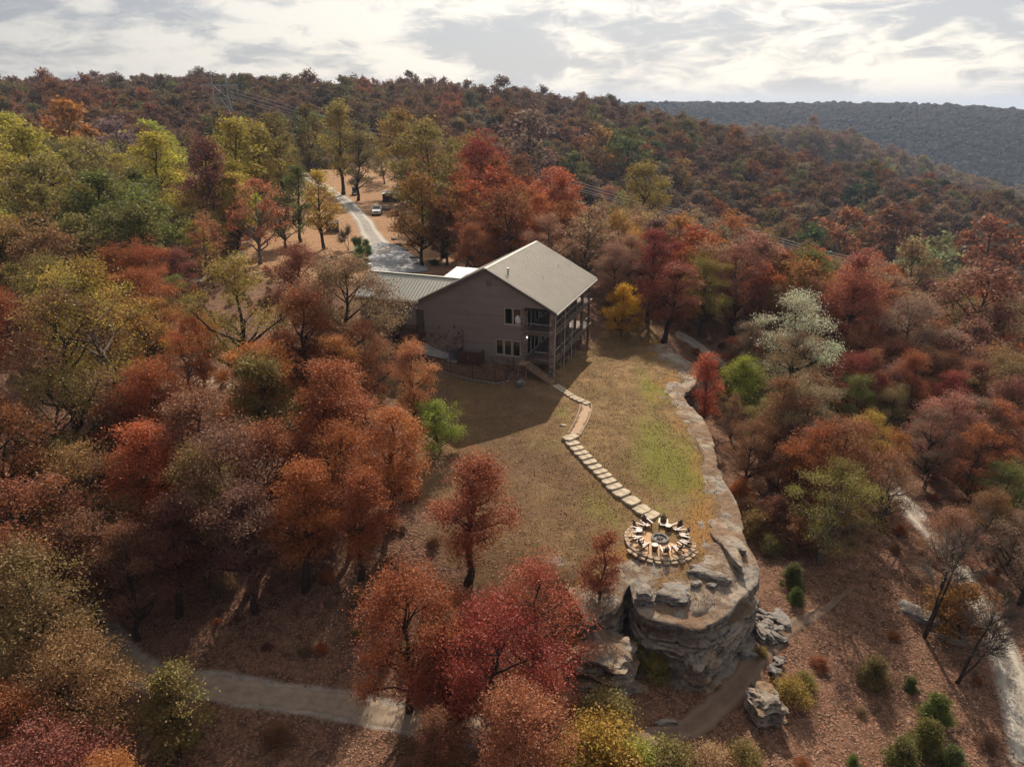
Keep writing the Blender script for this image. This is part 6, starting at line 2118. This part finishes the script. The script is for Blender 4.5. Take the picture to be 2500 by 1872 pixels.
# forked bare tree and its leaning neighbour on the right slope
def leaning(px0, tops, label):
    g = ground(*px0)
    e = empty('bare_tree', g, 0, label, 'tree', 'trees on the leafy slope below the bluff')
    rg = np.random.default_rng(int(px0[0]))
    for hgt, tilt, az, r in tops:
        mb = MB()
        d = Vector((math.cos(az) * tilt, math.sin(az) * tilt, 1)).normalized()
        pts = [Vector((0, 0, -.3)) + d * (hgt * f) + Vector((rg.normal(0, .05), rg.normal(0, .05), 0)) * (f > 0) for f in np.linspace(0, 1, 8)]
        mb.tube(pts, [r * (1 - .85 * f) for f in np.linspace(0, 1, 8)], 7)
        tips = []
        for k in range(11):
            f = rg.uniform(.45, .98)
            p0 = pts[0].lerp(pts[-1], f)
            dd = (d + Vector(rg.normal(0, .75, 3))).normalized()
            dd.z = abs(dd.z)
            L = hgt * rg.uniform(.14, .34)
            p1 = p0 + dd * L * .5 + Vector((0, 0, .1))
            p2 = p0 + dd * L + Vector((0, 0, .35 * L * .4))
            mb.tube([p0, p1, p2], [r * .3 * (1.2 - f), r * .2 * (1.2 - f), .01], 5, False)
            tips += [(p1, p2)] * 2
        mb.build('trunk', M['bark'], e, True)
        tw = MB()
        for p1, p2 in tips * 2:
            for k in range(9):
                s0 = p1.lerp(p2, rg.uniform(.0, 1))
                dd = ((p2 - p1).normalized() + Vector(rg.normal(0, .55, 3))).normalized()
                e_ = s0 + dd * rg.uniform(.5, 1.5)
                tw.tube([s0, s0.lerp(e_, .5) + Vector(rg.normal(0, .05, 3)), e_], [.016, .011, .005], 3, False)
        tag(tw.build('twigs', M['pale_bark'], e), kind='stuff')


leaning((2255, 1556), [(8.2, .16, .1, .15), (7.6, .10, .3, .13)], 'forked bare tree leaning beside the low grey slab')
leaning((2334, 1668), [(6.8, .2, .05, .15), (5.0, .55, .1, .09)], 'single stemmed bare tree leaning right above the gravel road')
leaning((850, 612), [(3.4, .1, 1.2, .08), (3.0, .3, 2.8, .06)], 'small leafless tree in the tan grass left of the drive')


# ------------------------------------------------------------------ plants by the apron
def blade_clump(px, h, r, n, col, label, rot=0):
    rg = np.random.default_rng(int(px[0] * 3 + px[1]))
    g = ground(*px)
    e = empty('ornamental_grass', g, 0, label, 'plant', 'tall grasses beside the apron')
    mb = MB()
    for k in range(n):
        an = rg.uniform(0, 6.28)
        rr0 = rg.uniform(0, r * .3)
        rr1 = r * rg.uniform(.3, 1.1)
        hh_ = h * rg.uniform(.6, 1.05)
        p0 = Vector((rr0 * math.cos(an), rr0 * math.sin(an), -.05))
        p1 = Vector((rr1 * .5 * math.cos(an), rr1 * .5 * math.sin(an), hh_ * .7))
        p2 = Vector((rr1 * math.cos(an), rr1 * math.sin(an), hh_ * rg.uniform(.85, 1.0)))
        s = Vector((-math.sin(an), math.cos(an), 0)) * .06
        mb.add([p0 - s, p0 + s, p1 + s, p1 - s, p2], [(0, 1, 2, 3), (3, 2, 4)])
    mb.build('blades', col, e)


M['grass_blade'] = simple('grass_blade', (.12, .19, .04), .7, var=.35, scale=4)
M['hedge'] = simple('hedge_leaf', (.07, .12, .03), .8, var=.4, scale=5)
for px, h, lab in (((873, 610), 2.6, 'tall green ornamental grass at the top of the planted bed'), ((880, 632), 2.3, 'tall green ornamental grass in the middle of the planted bed'), ((872, 655), 2.6, 'broad green ornamental grass at the lower end of the planted bed'), ((842, 690), 2.0, 'green ornamental grass half hidden by the pink tree')):
    blade_clump(px, h, 1.5, 260, M['grass_blade'], lab)
hm = tree_shape(300, 'shrub', .75, .8, .05, 8, 10, 40, .09, .14, lobe_r=.55)
for i, (u, v) in enumerate(((893, 598), (898, 611), (900, 623), (893, 645), (888, 657))):
    e = empty('low_shrub', ground(u, v), i * .9, ['top', 'second', 'third', 'fourth', 'lowest'][i] + ' of the five clipped low shrubs lining the apron', 'shrub', 'low shrubs lining the apron')
    link(bpy.data.objects.new('stem', hm[0]), e)
    c = link(bpy.data.objects.new('foliage', hm[1]), e)
    c.color = (.10, .15, .035, 1)
e = empty('low_shrub', ground(1062, 648), 1, 'dark low shrub in the dry grass right of the apron', 'shrub')
link(bpy.data.objects.new('stem', hm[0]), e)
link(bpy.data.objects.new('foliage', hm[1]), e).color = (.07, .10, .03, 1)


# ------------------------------------------------------------------ far woods and undergrowth: one mass each
def scatter_object(name, pts, tint, scl, sclz, rot, idx, sources, label, tops=False):
    me = bpy.data.meshes.new(name)
    me.vertices.add(len(pts))
    me.vertices.foreach_set('co', np.asarray(pts, np.float32).ravel())
    a = me.attributes.new('tint', 'FLOAT_COLOR', 'POINT')
    a.data.foreach_set('color', np.c_[tint, np.ones(len(tint))].astype(np.float32).ravel())
    sv = me.attributes.new('size', 'FLOAT_VECTOR', 'POINT')
    sv.data.foreach_set('vector', np.stack([scl, scl, sclz], 1).astype(np.float32).ravel())
    rv = me.attributes.new('turn', 'FLOAT_VECTOR', 'POINT')
    rv.data.foreach_set('vector', np.stack([0 * rot, 0 * rot, rot], 1).astype(np.float32).ravel())
    iv = me.attributes.new('pick', 'INT', 'POINT')
    iv.data.foreach_set('value', np.asarray(idx, np.int32))
    o = link(bpy.data.objects.new(name, me))
    ng = bpy.data.node_groups.new(name + '_nodes', 'GeometryNodeTree')
    ng.interface.new_socket('Geometry', in_out='INPUT', socket_type='NodeSocketGeometry')
    ng.interface.new_socket('Geometry', in_out='OUTPUT', socket_type='NodeSocketGeometry')
    N, L = ng.nodes, ng.links
    gi, go = N.new('NodeGroupInput'), N.new('NodeGroupOutput')
    join = N.new('GeometryNodeJoinGeometry')
    if tops:
        ico = N.new('GeometryNodeMeshIcoSphere')
        ico.inputs['Radius'].default_value = 1.0
        ico.inputs['Subdivisions'].default_value = 3
        sp_ = N.new('GeometryNodeSetPosition')
        nz_ = N.new('ShaderNodeTexNoise')
        nz_.inputs['Scale'].default_value = 2.6
        ps = N.new('GeometryNodeInputPosition')
        sc_ = N.new('ShaderNodeVectorMath')
        sc_.operation = 'SUBTRACT'
        sc_.inputs[1].default_value = (.5, .5, .5)
        L.new(nz_.outputs['Color'], sc_.inputs[0])
        L.new(ps.outputs[0], nz_.inputs['Vector'])
        L.new(sc_.outputs[0], sp_.inputs['Offset'])
        L.new(ico.outputs['Mesh'], sp_.inputs['Geometry'])
        sm = N.new('GeometryNodeSetMaterial')
        sm.inputs['Material'].default_value = M['leaf_far']
        ti = N.new('GeometryNodeGeometryToInstance')
        L.new(sp_.outputs[0], sm.inputs['Geometry'])
        L.new(sm.outputs[0], ti.inputs[0])
        L.new(ti.outputs[0], join.inputs[0])
    for s in reversed(sources):
        oi = N.new('GeometryNodeObjectInfo')
        oi.transform_space = 'ORIGINAL'
        oi.inputs[0].default_value = s
        sm = N.new('GeometryNodeSetMaterial')
        sm.inputs['Material'].default_value = M['leaf_far']
        ti = N.new('GeometryNodeGeometryToInstance')
        L.new(oi.outputs['Geometry'], sm.inputs['Geometry'])
        L.new(sm.outputs[0], ti.inputs[0])
        L.new(ti.outputs[0], join.inputs[0])
    iop = N.new('GeometryNodeInstanceOnPoints')

    def named(nm, ty):
        q = N.new('GeometryNodeInputNamedAttribute')
        q.data_type = ty
        q.inputs['Name'].default_value = nm
        return q.outputs['Attribute']
    L.new(gi.outputs[0], iop.inputs['Points'])
    L.new(join.outputs[0], iop.inputs['Instance'])
    iop.inputs['Pick Instance'].default_value = True
    L.new(named('pick', 'INT'), iop.inputs['Instance Index'])
    L.new(named('turn', 'FLOAT_VECTOR'), iop.inputs['Rotation'])
    L.new(named('size', 'FLOAT_VECTOR'), iop.inputs['Scale'])
    L.new(iop.outputs[0], go.inputs[0])
    md = o.modifiers.new('scatter', 'NODES')
    md.node_group = ng
    return tag(o, label, kind='stuff')


def first_crowns(keys, n):
    out = []
    for k in keys:
        for (R0, H0, cz, (mt, mc)) in SHAPES[k]:
            if mc is not None and mc.name in CROWN_OBJ:
                out.append((CROWN_OBJ[mc.name], R0, H0))
    return out[:n]


DIST = 930.0
src = first_crowns(['oak_far'], 5) or first_crowns(['oak_mid'], 5)
srcm = first_crowns(['oak_mid', 'airy_mid'], 6)
allsrc = src + srcm
pts, tint, sx, sz, pk = [], [], [], [], []
for t in REST:
    mid = t['dist'] <= 215 and srcm
    if t['dist'] > DIST:
        pts.append(t['pos'] + np.array([0, 0, .5 * t['H']]))
        base = np.array(TINT[t['col']][0])
        lum = base.mean()
        tint.append(np.clip((base * .6 + lum * .4) * .2 * (1 + RT.normal(0, .12)), .01, .3))  # far hill's cloud shadow put into a darker crown tint
        sx.append(t['R'] * 1.2)
        sz.append(t['R'] * .95)
        pk.append(len(allsrc))
        continue
    k = len(src) + int(RT.integers(0, len(srcm))) if mid else int(RT.integers(0, len(src)))
    ob, R0, H0 = allsrc[k]
    pts.append(t['pos'])
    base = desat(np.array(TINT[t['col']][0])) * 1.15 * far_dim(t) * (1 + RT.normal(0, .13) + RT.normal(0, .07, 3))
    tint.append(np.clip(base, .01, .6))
    sx.append(t['R'] / R0 * (1.5 if t['kind'] in ('tall', 'cedar') else 1))
    sz.append(t['H'] / H0)
    pk.append(k)
scatter_object('far_woods', np.array(pts), np.array(tint), np.array(sx), np.array(sz), RT.uniform(0, 6.28, len(pts)), pk, [a[0] for a in allsrc], 'mixed autumn woods covering the hills', tops=True)
print('TREES individual', len(IND), 'mass', len(REST), 'near rest', len(NEARREST))

ssrc = first_crowns(['shrub'], 2)
X, Y = cand(1.9, 24, 112, -70, 75)
Z = height(X, Y)
u, v, c = proj(np.stack([X, Y, Z + .4], 1))
ok = (u > -60) & (u < 2560) & (v < 1960) & (RT.random(len(X)) < .5)
for pol in PROTECT[:5] + PROTECT[6:8]:
    ok &= ~inpoly(pol, u, v)
ok &= ~(inpoly(PROTECT[5], u, v) & (RT.random(len(X)) < .72))
ok &= ~inpoly(YARD_PX, u, v)
for line, mg in ((ROAD, 1.7), (TRAIL, 1.8), (DRIVE, 3.5)):
    ok &= polydist(line[::4], X, Y) > mg
hx = (X - HOUSE0[0]) * HA[0] + (Y - HOUSE0[1]) * HA[1]
hy = (X - HOUSE0[0]) * HB[0] + (Y - HOUSE0[1]) * HB[1]
ok &= ~((hx > -18) & (hx < 14) & (hy > -6) & (hy < 24))
X, Y, Z = X[ok], Y[ok], Z[ok]
keys = ['brown', 'rust', 'olive', 'tan', 'mauve', 'maroon', 'green', 'pink']
kk = RT.choice(len(keys), len(X), p=[.27, .18, .15, .14, .12, .06, .03, .05])
tn = np.array([TINT[keys[k]][0] for k in kk]) * (1 + RT.normal(0, .12, len(X)))[:, None]
sc = RT.uniform(.16, .42, len(X)) * np.where(RT.random(len(X)) < .12, 1.8, 1)
scatter_object('undergrowth', np.stack([X, Y, Z - .05], 1), np.clip(tn, .01, .5), sc, sc * RT.uniform(.6, 1.1, len(X)), RT.uniform(0, 6.28, len(X)), RT.integers(0, len(ssrc), len(X)), [s[0] for s in ssrc], 'low russet undergrowth in the woods')

# fallen leaves and dry grass, too many to count
m, t = material('fallen_leaf')
ls = t.attr('leaf_shade').outputs['Fac']
ss = t.attr('spray_shade').outputs['Fac']
c = t.mix(ss, (.16, .075, .045), (.36, .205, .14))
c = t.mix(t.ramp(ls, .6, 1.0), c, (.30, .10, .045))
M['fallen'] = finish(m, t, t.new('ShaderNodeBsdfPrincipled', ins={'Base Color': c, 'Roughness': .7, 'Specular IOR Level': .3}).outputs[0])
n = 150000
X = RT.uniform(-48, 52, n)
Y = 24 + RT.random(n) ** 1.25 * 66
Z = height(X, Y)
u, v, c_ = proj(np.stack([X, Y, Z], 1))
ok = (u > -40) & (u < 2540) & (v < 1910)
yd = inpoly(YARD_PX, u, v)
ok &= ~(yd & (RT.random(n) < .84))
for line in (ROAD, TRAIL):
    ok &= (polydist(line[::4], X, Y) > 1.0) | (RT.random(n) < .06)
sdp, _, _ = plateau(X, Y)
ok &= ~((np.abs(sdp) < .9) & (X > 8))
C = np.stack([X, Y, Z + .025], 1)[ok]
me = leaf_mesh('fallen_leaves', C, .15, RT.random(len(C)), RT, M['fallen'], up=2.2)
tag(link(bpy.data.objects.new('fallen_leaves', me)), 'fallen brown leaves on the slopes', kind='stuff')

m, t = material('dry_grass')
c = t.mix(t.attr('leaf_shade').outputs['Fac'], (.15, .095, .045), (.36, .25, .12))
c = t.mix(t.ramp(t.attr('spray_shade').outputs['Fac'], .25, .8), c, t.mix(t.attr('leaf_shade').outputs['Fac'], (.11, .105, .022), (.23, .20, .045)))
M['dry_grass'] = finish(m, t, t.new('ShaderNodeBsdfDiffuse', ins={'Color': c}).outputs[0])
n = 120000
X = RT.uniform(-14, 24, n)
Y = RT.uniform(37, 92, n)
sdp, _, _ = plateau(X, Y)
Z = height(X, Y)
u, v, c_ = proj(np.stack([X, Y, Z], 1))
ok = inpoly(YARD_PX, u, v) & (sdp > 1.0) & (vnoise(X, Y, .8, 31) + RT.normal(0, .2, n) > .35)
ok &= np.hypot(X - PIT[0], Y - PIT[1]) > PR + .3
ok &= polydist(np.array([np.append(p[:2], 0) for p in sp]), X, Y) > .7
ok &= polydist(np.c_[pw[:, :2], pw[:, 2]], X, Y) > .7
ok &= polydist(np.array([np.append(p[:2], 0) for p in up_]), X, Y) > .6
X, Y, Z = X[ok], Y[ok], Z[ok]
gi_ = np.zeros(len(X))
for px, rx, ry, st_ in (((1640, 1155), 2.7, 3.8, 1.0), ((1590, 945), 1.4, 4.0, .9), ((1600, 1050), 2.4, 5.0, .7), ((1470, 1235), 1.6, 2.6, .6), ((1385, 1010), .8, 3.2, .6)):
    q = ground(*px)
    gi_ += st_ * np.exp(-((X - q[0]) / rx) ** 2 - ((Y - q[1]) / ry) ** 2)
an = RT.uniform(0, 6.28, len(X))
hgt = RT.uniform(.05, .14, len(X))
wd_ = RT.uniform(.012, .03, len(X))
B = np.stack([X, Y, Z], 1)
S = np.stack([np.cos(an), np.sin(an), 0 * an], 1) * wd_[:, None]
Tp = B + np.stack([RT.normal(0, .05, len(X)), RT.normal(0, .05, len(X)), hgt], 1)
Vg = np.stack([B - S, B + S, Tp], 1).reshape(-1, 3)
me = quick_mesh('dry_grass', Vg, np.arange(len(Vg)).reshape(-1, 3), M['dry_grass'], 3)
a = me.attributes.new('leaf_shade', 'FLOAT', 'FACE')
a.data.foreach_set('value', RT.random(len(X)).astype(np.float32))
a = me.attributes.new('spray_shade', 'FLOAT', 'FACE')
a.data.foreach_set('value', np.clip(gi_ + RT.normal(0, .1, len(X)), 0, 1).astype(np.float32))
tag(link(bpy.data.objects.new('dry_grass', me)), 'short dry grass on the lawn', kind='stuff')

# ------------------------------------------------------------------ haze
zmin = float(gz.min())
hz = MB().box(-6600, 6600, -3600, 7600, zmin - 2, 110).build('haze', None)
m = bpy.data.materials.new('haze')
m.use_nodes = True
t = NT(m.node_tree)
pv = t.new('ShaderNodeVolumePrincipled', ins={'Color': (.62, .76, 1.0, 1), 'Density': .00013, 'Anisotropy': .25})
t.new('ShaderNodeOutputMaterial', ins={'Volume': pv.outputs[0]})
hz.data.materials.append(m)
tag(hz, 'thin bluish haze over the valley', kind='stuff')
